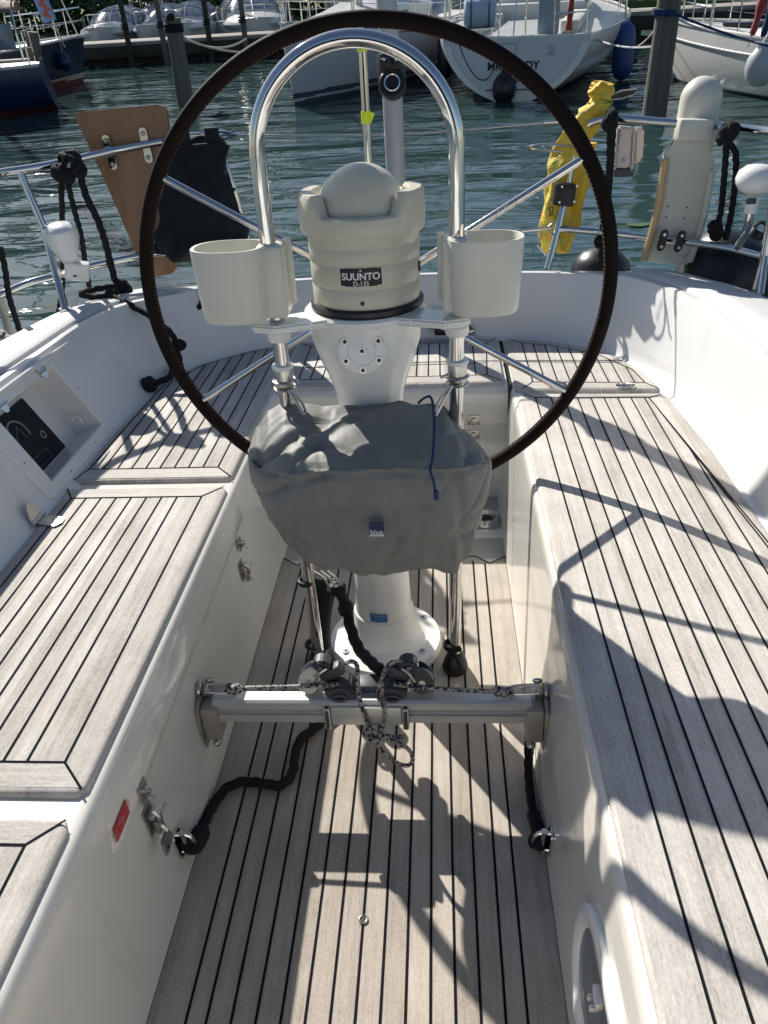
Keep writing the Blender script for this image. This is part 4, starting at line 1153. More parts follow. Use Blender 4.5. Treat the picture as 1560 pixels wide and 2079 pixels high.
def jring(m):
    ax = Vector((0,-1,.35)).normalized(); c = U(797,170,'y',3.035-.045)+ax*.015; m.torus(c, .025, .0035, axis=ax, n=28, m=8)
part('ring', jring, 'steel', jt)
for dx in (-12,12): part('bolt', lambda m, dx=dx: m.sph(U(792+dx,120,'y',2.975), .006, n=10), 'steel', jt)

# wooden board
bd = thing('wooden_board', 'varnished plywood board clamped to the left stern rail, wide at the top', 'board', U(310,560,'y',2.985))
def board(m):
    l = [(152,240), (156,230), (168,226), (322,212), (334,217), (340,230), (345,300), (352,420), (358,520), (357,545), (348,556), (310,563), (298,560), (288,550), (262,480), (205,350)]
    P = [U(a, b_, 'y', 2.985+.0002*(a-150)) for a, b_ in l]
    m.prism(P, (0.003,.016,0), .003)
part('plank', board, 'ply', bd)
for cl_ in ((217,290,-1), (292,275,-1), (229,328,1), (301,314,1)):
    def clips(m, px=cl_[0], py=cl_[1], k=cl_[2]):
        c = U(px, py, 'y', 2.975+.0002*(px-150)); m.mi = 0
        P = [c+Vector((x, 0, z)) for x, z in rrect(-.014,.014,-.026,.026,.012,4)]
        m.prism(P, (0,-.004,0), .001)
        q = c+Vector((0,-.004,-k*.008)); m.mi = 1; m.cyl(q, q+Vector((0,-.003,0)), .0085, n=14); m.mi = 0; m.sph(q+Vector((0,-.003,0)), .0055, n=10)
    part('saddle_clip', clips, ['steel', 'alud'], bd)

# black bag
def bagf(m):
    prof = [(300,388,500,2.98,0)]
    L = [(278,338,440,.022), (292,345,447,.040), (330,345,452,.055), (380,338,460,.065), (430,333,478,.075), (470,330,488,.075), (500,332,486,.065), (518,345,470,.04), (525,375,440,.01)]
    rings = []
    for y_, a, b_, dp in L:
        pa, pb = U(a, y_, 'y', 3.0), U(b_, y_, 'y', 3.0); c = (pa+pb)/2; rx = (pb.x-pa.x)/2; ring = []
        for i in range(64):
            t = 2*math.pi*i/64; ring.append(c+Vector((rx*math.copysign(abs(math.cos(t))**.7, math.cos(t)), dp*math.sin(t)*(1+.25*math.sin(3*t+y_*.1)), .006*math.sin(5*t+y_))))
        rings.append(ring)
    crumple(m, rings, 7, .026, 11, 2)
bag = tag(part('rope_bag', bagf, 'bag', None, 60), 'black canvas bag hanging from the left stern rail beside the wooden board', 'bag')
for px_ in (372,432): part('strap', lambda m, px=px_: m.box(U(px,283,'y',2.94), (.05,.012,.075), bev=.004), 'bag', bag)
part('handle', lambda m: m.tube(smooth([U(345,300,'y',2.93), U(390,296,'y',2.93), U(445,292,'y',2.93)], 4), .006, 8), 'bag', bag)

# small white antenna on the left
an = thing('gps_antenna', 'small white antenna clamped to the lower left stern rail', 'antenna', U(150,560,'y',2.74))
def anf(m):
    a = U(147,545,'y',2.73); b_ = U(124,475,'y',2.71); d = (b_-a).normalized()
    L = (b_-a).length
    m.lathe([(.001,-.01), (.022,-.01), (.022,.02), (.026,.03), (.050,.085), (.056,.105), (.057,.125), (.054,.14), (.040,.152), (.001,.156)], a+d*.0, d, n=36)
part('dome', anf, 'white', an)
def anc(m):
    c = U(157,549,'y',2.725); r = Matrix.Rotation(.22,3,'Y'); m.mi = 0; m.box(c, (.080,.052,.060), r @ Matrix.Rotation(.3,3,'Z'), .006); m.mi = 1; m.box(c+Vector((0,-.028,-.012)), (.012,.003,.005))
part('clamp', anc, ['white', 'ink'], an)
# mushroom antenna on the right
a2 = thing('satellite_antenna', 'white mushroom antenna on a bent steel arm at the right edge', 'antenna', U(1500,500,'y',2.80))
def a2f(m):
    c = U(1537,372,'y',2.72); m.lathe([(.001,-.03), (.030,-.03), (.052,-.018), (.064,0), (.066,.015), (.058,.038), (.036,.054), (.001,.060)], c, n=40)
part('dome', a2f, 'white', a2)
def a2b(m): m.cyl(U(1531,398,'y',2.72), U(1524,432,'y',2.72), .020, n=22)
nk = part('neck', a2b, 'white', a2); part('label_plate', lambda m: m.box(U(1526,408,'y',2.698), (.03,.003,.018)), 'dgrey', nk)
part('arm', lambda m: m.tube(smooth([U(1524,430,'y',2.72), U(1520,455,'y',2.73), U(1508,485,'y',2.76), U(1498,502,'y',2.79)], 5), .013, 14), 'steel', a2)

# white rescue device
rd = thing('lifebuoy_launcher', 'tall cream plastic rescue device with a domed top strapped to the right rail', 'rescue device', U(1375,540,'y',2.95))
def rdome(m):
    y = 3.02
    c0, c1 = U(1400,330,'y',y), U(1424,202,'y',y); d = (c1-c0).normalized(); L = (c1-c0).length; r = (U(1464,215,'y',y)-U(1381,215,'y',y)).length/2
    m.lathe([(.001,-.02), (r*.95,-.02), (r*1.0,L*.4), (r*1.0,L)]+[(r*math.cos(t), L+r*1.05*math.sin(t)) for t in [math.pi/2*i/12 for i in range(1,12)]]+[(.001,L+r*1.05)], c0, d, n=44)
part('dome', rdome, 'shell', rd, 60)
def rback(m):
    l = [(1381,243), (1440,247), (1438,282), (1452,330), (1432,440), (1402,540), (1306,530), (1336,420), (1350,310), (1374,285)]
    P = [U(a, b_, 'y', 2.945) for a, b_ in l]; m.prism(P, (0,.022,0), .004)
rbk = part('back_plate', rback, 'shell', rd)
def redge(m):
    for l, mi in (([(1309,528), (1338,420), (1352,322)], 1), ([(1402,532), (1430,440), (1448,345)], 0)):
        P = [U(a, b_, 'y', 2.935) for a, b_ in l]; m.mi = mi; m.tube(P, .014 if mi else .012, 8)
    m.mi = 0; m.box(U(1410,263,'y',2.925), (.112,.05,.066), Matrix.Rotation(.06,3,'Y'), .01)
part('side_flange', redge, ['shell', 'yellowed'], rbk)
for p_ in ((1345,487), (1380,489)):
    def rclips(m, px=p_[0], py=p_[1]):
        c = U(px, py, 'y', 2.90); P = [c+Vector((x+z*.15, 0, z)) for x, z in rrect(-.013,.013,-.036,.036,.0125,5)]
        m.mi = 0; m.prism(P, (0,-.012,0), .002); m.mi = 1
        for dz in (-.02,.02): q = c+Vector((dz*.15,-.012,dz)); m.cyl(q, q+Vector((0,-.003,0)), .0055, n=12)
    part('saddle_clip', rclips, ['black', 'steelb'], rbk)
for px, py in ((1318,518), (1395,522)): part('bolt', lambda m, q=U(px, py, 'y', 2.93): m.cyl(q, q+Vector((0,-.006,0)), .007, n=12), 'steelb', rbk)
for px, py in ((1357,419), (1395,421), (1353,440), (1390,443)): part('rivet', lambda m, q=U(px, py, 'y', 2.943): m.cyl(q, q+Vector((0,-.002,0)), .003, n=8), 'black', rbk)

# yellow sling
ys = thing('rescue_sling', 'long yellow cloth rescue sling bound to the right stern gate post', 'rescue sling', U(1130,545,'y',3.12))
def yel(m):
    def body(L, y0, seed):
        rings = []
        for py, a, b_, dp in L:
            pa, pb = U(a, py, 'y', y0), U(b_, py, 'y', y0); c = (pa+pb)/2; rx = (pb-pa).length/2; ring = []
            for i in range(48):
                t = 2*math.pi*i/48; w_ = 1+.10*noise.noise(Vector((math.cos(t)*2, py*.05, seed)))+.04*math.sin(t*7+py*.1)
                ring.append(c+Vector((rx*math.cos(t)*w_, dp*math.sin(t)*w_, 0)))
            rings.append(ring)
        crumple(m, rings, 5, .013, 13, seed)
    body([(512,1104,1132,.02), (500,1100,1150,.035), (440,1104,1160,.05), (380,1112,1170,.055), (330,1120,1182,.055), (290,1134,1196,.055), (262,1150,1212,.05), (240,1165,1222,.045), (222,1180,1232,.04), (205,1196,1240,.035), (190,1200,1232,.03)], 3.14, 1)
    body([(512,1134,1154,.02), (440,1150,1178,.03), (360,1165,1195,.03), (290,1180,1212,.03)], 3.17, 2)
    hd = [(1196,196,1238,205,.012), (1197,186,1246,196,.032), (1203,176,1248,184,.042), (1212,168,1243,172,.030), (1222,163,1236,166,.010)]
    rr = []
    for ax_, ay, bx, by, dp in hd:
        pa, pb = U(ax_, ay, 'y', 3.12), U(bx, by, 'y', 3.12); c = (pa+pb)/2; e = (pb-pa)/2; rr.append([c+e*math.cos(2*math.pi*i/40)+Vector((0,dp*math.sin(2*math.pi*i/40),0)) for i in range(40)])
    crumple(m, rr, 6, .014, 24, 5)
part('sleeve', yel, 'yellow', ys, 70)
def yfl(m):
    P = [U(1196,205,'y',3.12), U(1210,215,'y',3.10), U(1248,204,'y',3.09), U(1245,210,'y',3.09), U(1225,232,'y',3.10), U(1196,232,'y',3.11), U(1185,225,'y',3.12)]
    m.prism(P, (0,.015,0), .004)
    m.prism([U(1200,190,'y',3.115), U(1212,172,'y',3.11), U(1236,168,'y',3.11), U(1245,180,'y',3.11), U(1243,190,'y',3.11), U(1215,202,'y',3.11)], (0,.03,0), .01)
part('flap', yfl, 'yellow', ys)
def ystr(m):
    c = U(1260,190,'y',3.10)
    m.mi = 0; P = [U(1232,196,'y',3.10), U(1262,184,'y',3.10), U(1293,180,'y',3.10), U(1290,190,'y',3.10), U(1262,200,'y',3.10), U(1230,202,'y',3.10)]
    m.prism(P, (0,.012,0), .003)
    m.mi = 1; m.tube(P[:3], .0025, 6); m.tube(P[3:], .0025, 6)
part('strap', ystr, ['black', 'wrope'], ys)
def ybands(m):
    for pts in ([(1102,296), (1110,304), (1145,308)], [(1082,468), (1110,464), (1130,446)], [(1110,464), (1125,480)], [(1092,498), (1110,518)], [(1094,495), (1104,455)]):
        m.tube([U(a, b_, 'y', 3.06) for a, b_ in pts], .0035, 8)
    m.torus(U(1120,300,'y',3.14), .085, .004, axis=(.15,.3,1), n=30, m=6, sc=.6)
part('wire_clip', ybands, 'steelb', ys)
def yprint(m):
    q = lambda a, b_: U(a, b_, 'y', 3.078)
    m.tube(smooth([q(1118,434), q(1115,424), q(1120,419), q(1124,424), q(1121,434)], 5), .0016, 5); m.tube([q(1115,437), q(1124,436)], .0016, 5)
    for k in range(7): m.tube([q(1122+k*2.2,330-k*4), q(1127+k*2.2,334-k*4)], .0016, 5)
part('print', yprint, 'ink', ys)
jb = thing('junction_box', 'small black square box on the right gate post in front of the yellow sling', 'box', U(1152,410,'y',3.06))
def jbf(m): m.box(U(1146,394,'y',3.055), (.075,.05,.075), Matrix.Rotation(.1,3,'Y'), .008)
jbo = part('body', jbf, 'black', jb)
for sx in (-1,1):
    for sz in (-1,1): part('screw', lambda m, q=U(1154,394,'y',3.022)+Vector((sx*.026+sz*.003,0,sz*.026)): m.cyl(q, q+Vector((0,-.003,0)), .004, n=10), 'steelb', jbo)

# white rescue light hanging from the rail
rl = thing('rescue_light', 'transparent and white rescue light hanging under the right top rail', 'rescue light', U(1275,350,'y',3.1))
def rlf(m):
    l = [(1256,255), (1288,258), (1283,338), (1278,342), (1250,340), (1248,332)]; m.mi = 0; m.prism([U(a, b_, 'y', 3.10) for a, b_ in l], (0,.04,0), .008)
    l = [(1290,258), (1310,260), (1306,325), (1298,332), (1287,332)]; m.prism([U(a, b_, 'y', 3.11) for a, b_ in l], (0,.035,0), .008)
    m.mi = 1; m.tube([U(1262,262,'y',3.09), U(1257,300,'y',3.09), U(1254,334,'y',3.09)], .004, 6); m.cyl(U(1268,325,'y',3.098), U(1268,325,'y',3.09), .006, n=12); m.tube([U(1289,258,'y',3.1), U(1285,310,'y',3.1), U(1283,345,'y',3.1)], .005, 6)
part('case', rlf, [mat('pinkish white shell', (.58,.50,.47), .3), 'greyp'], rl)
part('base', lambda m: m.box(U(1266,349,'y',3.12), (.07,.03,.03), bev=.006), 'dgrey', rl)

# ropes on the rails
def rope_thing(name, pts, y, r, label, knots=(), mt='rope'):
    P = [U(*p[:2], 'y', p[2] if len(p) > 2 else y) for p in pts]
    def f(m):
        rope_fn(P, r)(m)
        for k in knots: knot(m, U(k[0], k[1], 'y', k[2] if len(k) > 2 else y), k[3] if len(k) > 3 else r*1.6)
    return tag(part(name, f, mt), label, 'rope')
rope_thing('fender_rope', [(118,345,2.85), (124,315,2.84), (132,320,2.80), (128,350,2.80), (124,380,2.80), (126,420,2.82), (126,470,2.85), (128,560,2.90), (124,600,2.95), (118,640,3.0)], 2.8, .010, 'black rope hanging straight down from the left stern rail, leftmost of three', [(122,350,2.80,.020), (128,358,2.79,.018), (116,352,2.80,.014)])
rope_thing('fender_rope', [(140,318,2.80), (150,330,2.79), (140,365,2.80), (142,390,2.80), (152,430,2.83), (165,480,2.86), (174,540,2.9), (183,590,2.95)], 2.8, .010, 'black rope hanging from the left stern rail beside the white antenna', [(140,356,2.80,.017)])
rope_thing('stern_line', [(138,312,2.84), (152,310,2.82), (162,330,2.80), (164,358,2.80), (176,400,2.80), (200,450,2.82), (216,500,2.85), (226,540,2.86), (236,575,2.86), (248,590,2.85), (300,615,2.80), (330,645,2.80)], 2.8, .0125, 'thick black mooring rope from the left stern rail down to the coaming', [(160,345,2.80,.018), (246,582,2.85,.020), (254,588,2.85,.018)])
rope_thing('stern_line', [(238,580,2.83), (205,585,2.80), (168,594,2.77), (166,598,2.76), (190,603,2.76), (228,603,2.75), (262,618,2.70), (300,638,2.66), (322,655,2.64), (350,680,2.62), (362,720,2.60), (368,750,2.58)], 2.7, .0115, 'black rope looping over the left coaming behind the wheel rim', [(226,598,2.77,.015), (366,700,2.60,.014)])
rope_thing('stern_line', [(420,600,2.85), (405,622,2.85), (375,640,2.84), (350,650,2.80), (340,650,2.78)], 2.84, .0115, 'short knotted black rope on the stern coaming left of the cup holder', [(376,640,2.84,.015)])
o = part('black_rope', lambda m: (rope_fn([U(352,742,'z',.45), U(345,765,'z',.435), U(320,776,'z',.435), U(306,780,'z',.437)], .0115)(m), knot(m, U(303,780,'z',.44), .019)), 'rope')
tag(o, 'black rope end with a round knot lying on the left seat', 'rope')
rope_thing('fender_rope', [(0,500,2.6), (10,545,2.6), (18,600,2.6), (30,640,2.62), (40,672,2.64)], 2.6, .0105, 'black rope at the left edge of the picture running down over the rail', [])
rope_thing('mooring_line', [(-30,660,2.62), (-5,672,2.58), (12,682,2.5), (22,690,2.44)], 2.5, .014, 'black and white flecked mooring line at the left edge on the side deck', [], 'fleck')
def whpole(m): m.tube([U(-8,590,'y',2.72), U(10,640,'y',2.72), U(22,690,'y',2.66)], .014, 12)
tag(part('fender_rope', whpole, 'wrope'), 'pale thick rope hanging outside the left rail at the picture edge', 'rope')
rope_thing('fender_rope', [(1236,232,3.04), (1240,224,3.02), (1246,232,3.0), (1240,262,3.0), (1240,300,3.0), (1238,350,3.02), (1232,420,3.06), (1226,480,3.08), (1220,530,3.1)], 3.0, .014, 'black double rope hanging from the right rail beside the yellow sling', [(1238,250,3.0,.018), (1242,240,3.0,.016)])
rope_thing('fender_rope', [(1250,228,3.04), (1252,240,3.0), (1247,262,3.0), (1244,300,3.0), (1236,400,3.04), (1226,450,3.06), (1216,490,3.06)], 3.0, .010, 'second black rope of the pair beside the yellow sling', [(1220,490,3.06,.016)])
rope_thing('fender_rope', [(1470,262,2.88), (1478,250,2.86), (1484,262,2.85), (1476,290,2.85), (1474,320,2.85), (1470,370,2.86), (1464,430,2.87), (1454,470,2.87), (1450,485,2.87)], 2.86, .0105, 'black looped rope tied to the right rail, left strand with a knot at its foot', [(1478,268,2.85,.020), (1472,280,2.85,.018), (1452,462,2.87,.017), (1456,475,2.87,.016)])
rope_thing('fender_rope', [(1490,250,2.86), (1492,268,2.84), (1482,290,2.84), (1494,310,2.84), (1494,360,2.85), (1486,430,2.86), (1474,486,2.87)], 2.86, .0105, 'black looped rope tied to the right rail, right strand', [(1486,264,2.84,.018)])

# fenders hanging outside the stern
def fender(px, py, y, r, L, lab, mt='bag', tilt=0):
    c = U(px, py, 'y', y)
    t = thing('fender', lab, 'fender', c-Vector((0,0,L/2)))
    ax = Vector((math.sin(tilt),0,math.cos(tilt)))
    def f(m): m.lathe([(.001,-L/2), (r*.6,-L/2+.02*r/.1), (r*.95,-L*.36), (r,-L*.25), (r,L*.2), (r*.93,L*.34), (r*.6,L*.45), (.03,L*.49), (.028,L*.54), (.001,L*.54)], c, ax, n=32)
    part('body', f, mt, t, 60)
    def g(m): m.torus(c+ax*(L*.56), .02, .006, axis=(0,1,0), n=14, m=6)
    part('eye', g, mt, t)
M['fendb'] = mat('black vinyl', (.012,.013,.016), .35)
fender(1215,592,3.30,.12,.36, 'dark fender hanging outside the stern below the yellow sling', 'fendb')
fender(1455,590,2.98,.17,.44, 'large black fender outside the right quarter beneath the rescue device', 'fendb', .5)
def smallblk(m): m.box(U(888,650,'y',2.94), (.075,.05,.06), bev=.012); m.box(U(896,672,'y',2.93), (.05,.03,.03), bev=.008)
tag(part('stern_socket', smallblk, 'black'), 'small black socket fitting on the stern coaming just right of the compass', 'socket')

# ================================================================== put the boat frame in the world
for o in BOAT:
    o.matrix_world = TB @ Matrix.Translation(o.location)
#@@BG
# ================================================================== BACKGROUND HARBOUR (world frame, water at z = 0)
M['hullw'] = mat('white hull paint', (.66,.66,.64), .25, coat=.3, var=((.8,.8,2), .3, (.60,.60,.57)))
M['hullg'] = mat('pale grey hull paint', (.50,.51,.53), .2, coat=.4, var=((.8,.8,2), .3, (.45,.46,.48)))
M['hulln'] = mat('dark blue hull paint', (.012,.022,.040), .25)
M['hullb'] = mat('blue hull paint', (.008,.022,.07), .3)
M['anti'] = mat('red antifouling', (.16,.03,.025), .7)
M['boot'] = mat('cream boot stripe', (.45,.35,.25), .5)
M['stripe'] = mat('grey hull stripe', (.06,.07,.085), .4)
dirt(M['hullw'], .45, (.25,.22,.15,1)); dirt(M['hullg'], .4, (.25,.22,.17,1))
M['deck'] = mat('grey white deck', (.56,.56,.53), .5, var=((3,3,3), .3, (.5,.5,.46)))
M['tan'] = mat('tan canvas', (.17,.12,.085), .8, bump=((6,6,6), .6, .03))
M['navyc'] = mat('navy canvas cover', (.01,.03,.09), .8)
M['sailr'] = mat('red furled canvas', (.20,.03,.02), .8)
M['win'] = mat('smoked window', (.02,.025,.03), .08)
M['screen'] = mat('pale tinted screen', (.25,.30,.36), .12, var=((5,5,5), .2, (.10,.12,.15)))
M['mast'] = mat('mast alloy', (.50,.50,.48), .4, metal=.6)
M['wood'] = mat('grey pile wood', (.085,.08,.065), .9, var=((14,14,1.5), .2, (.15,.14,.12)), bump=((30,30,3), .6, .02))
M['plank'] = mat('pale jetty planks', (.30,.28,.25), .9, var=((2,9,2), .2, (.22,.20,.18)))
M['darkw'] = mat('dark tarred wood', (.03,.028,.022), .9, var=((5,5,5), .2, (.05,.05,.035)))
M['fendw'] = mat('pale grey vinyl', (.42,.44,.45), .4)
M['fendblue'] = mat('blue vinyl', (.02,.06,.20), .4)
M['orange'] = mat('orange print', (.70,.12,.05), .6)
M['flagb'] = mat('pale blue banner', (.25,.35,.60), .7)
M['bark'] = mat('tree bark', (.05,.04,.03), .9)
def leafmat(name, a, b_):
    m = mat(name, a, .6, var=((.7,.7,.7), .15, b_)); return m
M['leaf1'] = leafmat('dark leaves', (.018,.045,.012), (.04,.085,.02)); M['leaf2'] = leafmat('mid leaves', (.03,.075,.015), (.07,.13,.03))

class Loc:
    """local frame of a background thing: x along heading, y to its left, z up"""
    def __init__(s, x, y, ang): s.o = Vector((x, y, 0)); s.a = ang
def wthing(name, label, cat, x, y, rot, group=None, z=0):
    o = bpy.data.objects.new(name, None); col.objects.link(o); o.location = (x, y, z); o.rotation_euler = (0,0,rot); o.empty_display_size = .5
    o['label'] = label; o['category'] = cat
    if group: o['group'] = group
    return o
def wpart(name, fn, mats, parent, ang=40):
    m = MB(); fn(m); bmesh.ops.recalc_face_normals(m.bm, faces=m.bm.faces)
    me = bpy.data.meshes.new(name); m.bm.to_mesh(me); m.bm.free()
    for q in (mats if isinstance(mats, (list, tuple)) else [mats]): me.materials.append(M[q] if isinstance(q, str) else q)
    for p in me.polygons: p.use_smooth = True
    me.set_sharp_from_angle(angle=R_(ang))
    o = bpy.data.objects.new(name, me); col.objects.link(o); o.parent = parent
    return o
def heading(d): return math.atan2(d[1], d[0])

class Hull:
    """x=0 bow, x=L stern"""
    def __init__(s, L, hb, tw, fb, fm, fs, rake=.5, zk=-.35, ztr=-.02, tr_rake=.15, full=2.2):
        s.__dict__.update(L=L, hb=hb, tw=tw, fb=fb, fm=fm, fs=fs, rake=rake, zk=zk, ztr=ztr, tr=tr_rake, full=full)
    def half(s, t):
        if t < .6: q = t/.6; return s.hb*(1-(1-q)**1.9)
        q = (t-.6)/.4; return s.hb+(s.tw-s.hb)*q*q
    def sheer(s, t): return s.fb*(1-t)**2+2*s.fm*t*(1-t)*1.0+s.fs*t*t
    def pt(s, t, v, side):      # v 0 keel .. 1 sheer
        zk = s.zk*(1-max(0,(t-.7)/.3))+s.ztr*max(0,(t-.7)/.3); zs = s.sheer(t)
        z = zk+(zs-zk)*v; y = s.half(t)*(1-(1-v)**s.full)**(1/s.full) if v > 0 else 0
        x = t*s.L + s.rake*(1-v)*(1-t)**4 + s.tr*(1-v)*max(0,(t-.8)/.2)
        return Vector((x, side*y, z))
    def mesh(s, m, bands=((.16,0),(.2,1),(1,2)), nt=26, nv=26):
        vs = [i/nv for i in range(nv+1)]
        rings = []
        for i in range(nt+1):
            t = (i/nt)
            rings.append([s.pt(t, v, 1) for v in reversed(vs)]+[s.pt(t, v, -1) for v in vs[1:]])
        vr = [[m.bm.verts.new(p) for p in r] for r in rings]; n = len(vr[0])
        for i in range(nt):
            for j in range(n-1):
                f = m._f((vr[i][j], vr[i][j+1], vr[i+1][j+1], vr[i+1][j]))
                if f:
                    zc = sum(v.co.z for v in f.verts)/4; f.material_index = s.bandmat(zc, f, bands)
        f = m._f(list(reversed(vr[-1])))
        if f: f.material_index = bands[-1][1] if len(bands[-1]) < 3 else bands[-1][2]
    def bandmat(s, z, f, bands):
        for b_ in bands:
            if z < b_[0]: return b_[1]
        return bands[-1][1]
    def deck(s, m, nt=26, dz=-.03):
        rows = [[Vector((t*s.L, k*s.half(t)*.985, s.sheer(t)+dz+.05*(1-k*k))) for k in (-1,-.5,0,.5,1)] for t in [i/nt for i in range(nt+1)]]
        m.loft(rows, False)
    def toe(s, m, side, r=.022, t0=.01, t1=1.0, ins=.99):
        m.tube([Vector((t*s.L, side*s.half(t)*ins, s.sheer(t)+r*.6)) for t in [t0+(t1-t0)*i/24 for i in range(25)]], r, 6)
    def house(s, m, t0, t1, w, h, front=.5, n=14):
        rings = []
        for i in range(n+1):
            q = i/n; t = t0+(t1-t0)*q; hh = h*min(1, q/front if q < front else 1)**.8; hw = w*min(1, (s.half(t)*.72)/w if w else 1)
            zb = s.sheer(t)-.02; x = t*s.L
            rings.append([Vector((x, -hw, zb)), Vector((x, -hw*.93, zb+hh*.8)), Vector((x, -hw*.75, zb+hh)), Vector((x, 0, zb+hh*1.12)), Vector((x, hw*.75, zb+hh)), Vector((x, hw*.93, zb+hh*.8)), Vector((x, hw, zb))])
        m.loft(rings, False); m._f([m.bm.verts.new(p) for p in rings[-1]])
    def rails(s, parent, ts, h=.58, wires=(1.0,.55)):
        for side in (-1, 1):
            for t in ts:
                b_ = Vector((t*s.L, side*s.half(t)*.95, s.sheer(t)-.02))
                wpart('stanchion', lambda m, b_=b_: m.cyl(b_, b_+Vector((0,0,h)), .013, n=6), 'steel', parent)
            for k in wires:
                wpart('lifeline', lambda m, k=k, side=side: m.tube([Vector((t*s.L, side*s.half(t)*.95, s.sheer(t)-.02+h*k)) for t in ts], .006, 5), 'steel', parent)
    def pulpit(s, parent, stern=False, h=.6):
        def f(m):
            if not stern:
                ts = [.16, .10, .05, .015]
                P = [Vector((t*s.L, s.half(t)*.9, s.sheer(t)+h)) for t in ts]+[Vector((-.05,0,s.sheer(0)+h))]+[Vector((t*s.L, -s.half(t)*.9, s.sheer(t)+h)) for t in reversed(ts)]
                feet = [.16, .06]
            else:
                ts = [.86,.92,.97,.995]
                P = [Vector((t*s.L, s.half(t)*.93, s.sheer(t)+h)) for t in ts]+[Vector((t*s.L, -s.half(t)*.93, s.sheer(t)+h)) for t in reversed(ts)]
                feet = [.87,.985]
            m.tube(smooth(P, 4), .016, 7); m.tube([p-Vector((0,0,h*.45)) for p in smooth(P, 4)], .012, 6)
            for t in feet:
                for sd in (-1,1):
                    b_ = Vector((t*s.L, sd*s.half(t)*(.9 if not stern else .93), s.sheer(t)-.02)); m.cyl(b_, b_+Vector((0,0,h)), .015, n=6)
        wpart('pushpit' if stern else 'pulpit', f, 'steel', parent)
def mast(t, x, z, h, r=.075, boom=None, cover=None):
    mo = wpart('mast', lambda m: m.cyl((x,0,z), (x,0,z+h), r, r*.9, n=12), 'mast', t)
    def st(m):
        for y in (-1,1): m.cyl((x+.05,y*1.25,z-.2), (x,0,z+h*.95), .008, n=5); m.cyl((x+.2,y*1.2,z-.2), (x,0,z+h*.5), .008, n=5)
    for y in (-1, 1):
        wpart('shroud', lambda m, y=y: m.cyl((x+.05,y*1.25,z-.2), (x,0,z+h*.95), .008, n=5), 'steel', t)
    wpart('forestay', lambda m: m.cyl((.1,0,z-.3), (x,0,z+h*.95), .02, n=6), 'mast', t)
    if boom:
        bo = wpart('boom', lambda m: m.cyl((x+.1,0,z+boom[1]), (x+boom[0],0,z+boom[1]), .055, n=10), 'mast', t)
        if cover:
            def cf(m):
                rings = []
                for i in range(13):
                    q = i/12; X = x+.05+(boom[0]-.05)*q; hh = .30*(1-q)+.10; w_ = .14*(1-q)+.08
                    rings.append([Vector((X, w_*math.cos(a), z+boom[1]+hh*.4+hh*math.sin(a)*(1+.12*math.sin(i*2.2+a)))) for a in [2*math.pi*k/14 for k in range(14)]])
                m.loft(rings, True, True)
            wpart('sail_cover', cf, cover, bo)
    return mo

# --- A: dark blue yacht, bow towards the middle, far left
dA = (-.55,-.835)
A = wthing('moored_yacht', 'dark blue yacht at the far left with a tan sail cover and red waterline', 'sailing boat', -8.75, 22.9, heading(dA), 'yachts moored across the water')
hA = Hull(10.5, 1.55, 1.1, 1.02, .78, .82, rake=.45, full=2.6)
wpart('hull', lambda m: hA.mesh(m, ((.14,0), (.20,1), (9,2))), ['anti', 'boot', 'hulln'], A)
wpart('deck', lambda m: (hA.deck(m), hA.toe(m, 1, .03), hA.toe(m, -1, .03)), 'deck', A)
cA = wpart('coachroof', lambda m: hA.house(m, .24, .62, .75, .36), 'hullw', A)
for k in range(3):
    for sd in (-1, 1): wpart('window', lambda m, k=k, sd=sd: m.box((4.3+k*.95, sd*.715, 1.02), (.55,.03,.13), bev=.02), 'win', cA)
def hoodA(m):
    rings = []
    for i in range(7):
        q = i/6; X = 6.2+1.5*q; rings.append([Vector((X, .95*math.cos(a), .95+(.35+.55*math.sin(q*1.6))*math.sin(a))) for a in [math.pi*k/14 for k in range(15)]])
    m.loft(rings, False)
wpart('sprayhood', hoodA, 'tan', A)
def bimini(m):
    rings = []
    for i in range(9):
        q = i/8; rings.append([Vector((3.6+4.4*q, .75*math.cos(a)*(1+.06*math.sin(q*20)), 1.95+.10*math.sin(q*9)+.34*math.sin(a)*(1+.15*math.sin(q*17+a*2)))) for a in [2*math.pi*k/18 for k in range(18)]])
    m.loft(rings, True, True)
wpart('sail_cover', bimini, 'tan', A)
mast(A, 3.4, 1.1, 11, boom=(4.2,1.0), cover='tan'); hA.rails(A, [.18,.3,.42,.54,.66,.78,.88]); hA.pulpit(A); hA.pulpit(A, True)
def banner(m): m.box((1.6,-1.0,2.0), (.03,.30,.75), Matrix.Rotation(.3,3,'X'), .004)
fl_ = wthing('banner', 'pale blue banner with orange print leaning by the dark blue yacht', 'flag', -9.05, 21.6, .3)
wpart('cloth', lambda m: m.box((0,0,1.72), (.32,.02,.66), Matrix.Rotation(-.2,3,'Y'), .004), 'flagb', fl_)
wpart('print', lambda m: [m.box((.02+.03*math.sin(k*2),-.014,1.52+k*.1), (.18,.01,.06), Matrix.Rotation(.4*(-1)**k,3,'Y')) for k in range(5)], 'orange', fl_)
wpart('pole', lambda m: m.cyl((.25,0,.85), (-.22,.0,3.2), .014, n=8), 'mast', fl_)
for k, (x, y) in enumerate(((-9.1,20.2), (-8.95,22.0))):
    t = wthing('fender', ('blue round fender on the bow quarter of the dark blue yacht', 'dark blue fender hanging at the bow of the dark blue yacht')[k], 'fender', x+.05, y-.35, 0)
    wpart('body', lambda m: m.sph((0,0,.55), .17, (1,1,1.2), n=16), 'hullb', t); wpart('rope', lambda m: m.cyl((0,0,.7), (0,.05,1.0), .01, n=5), 'wrope', t)
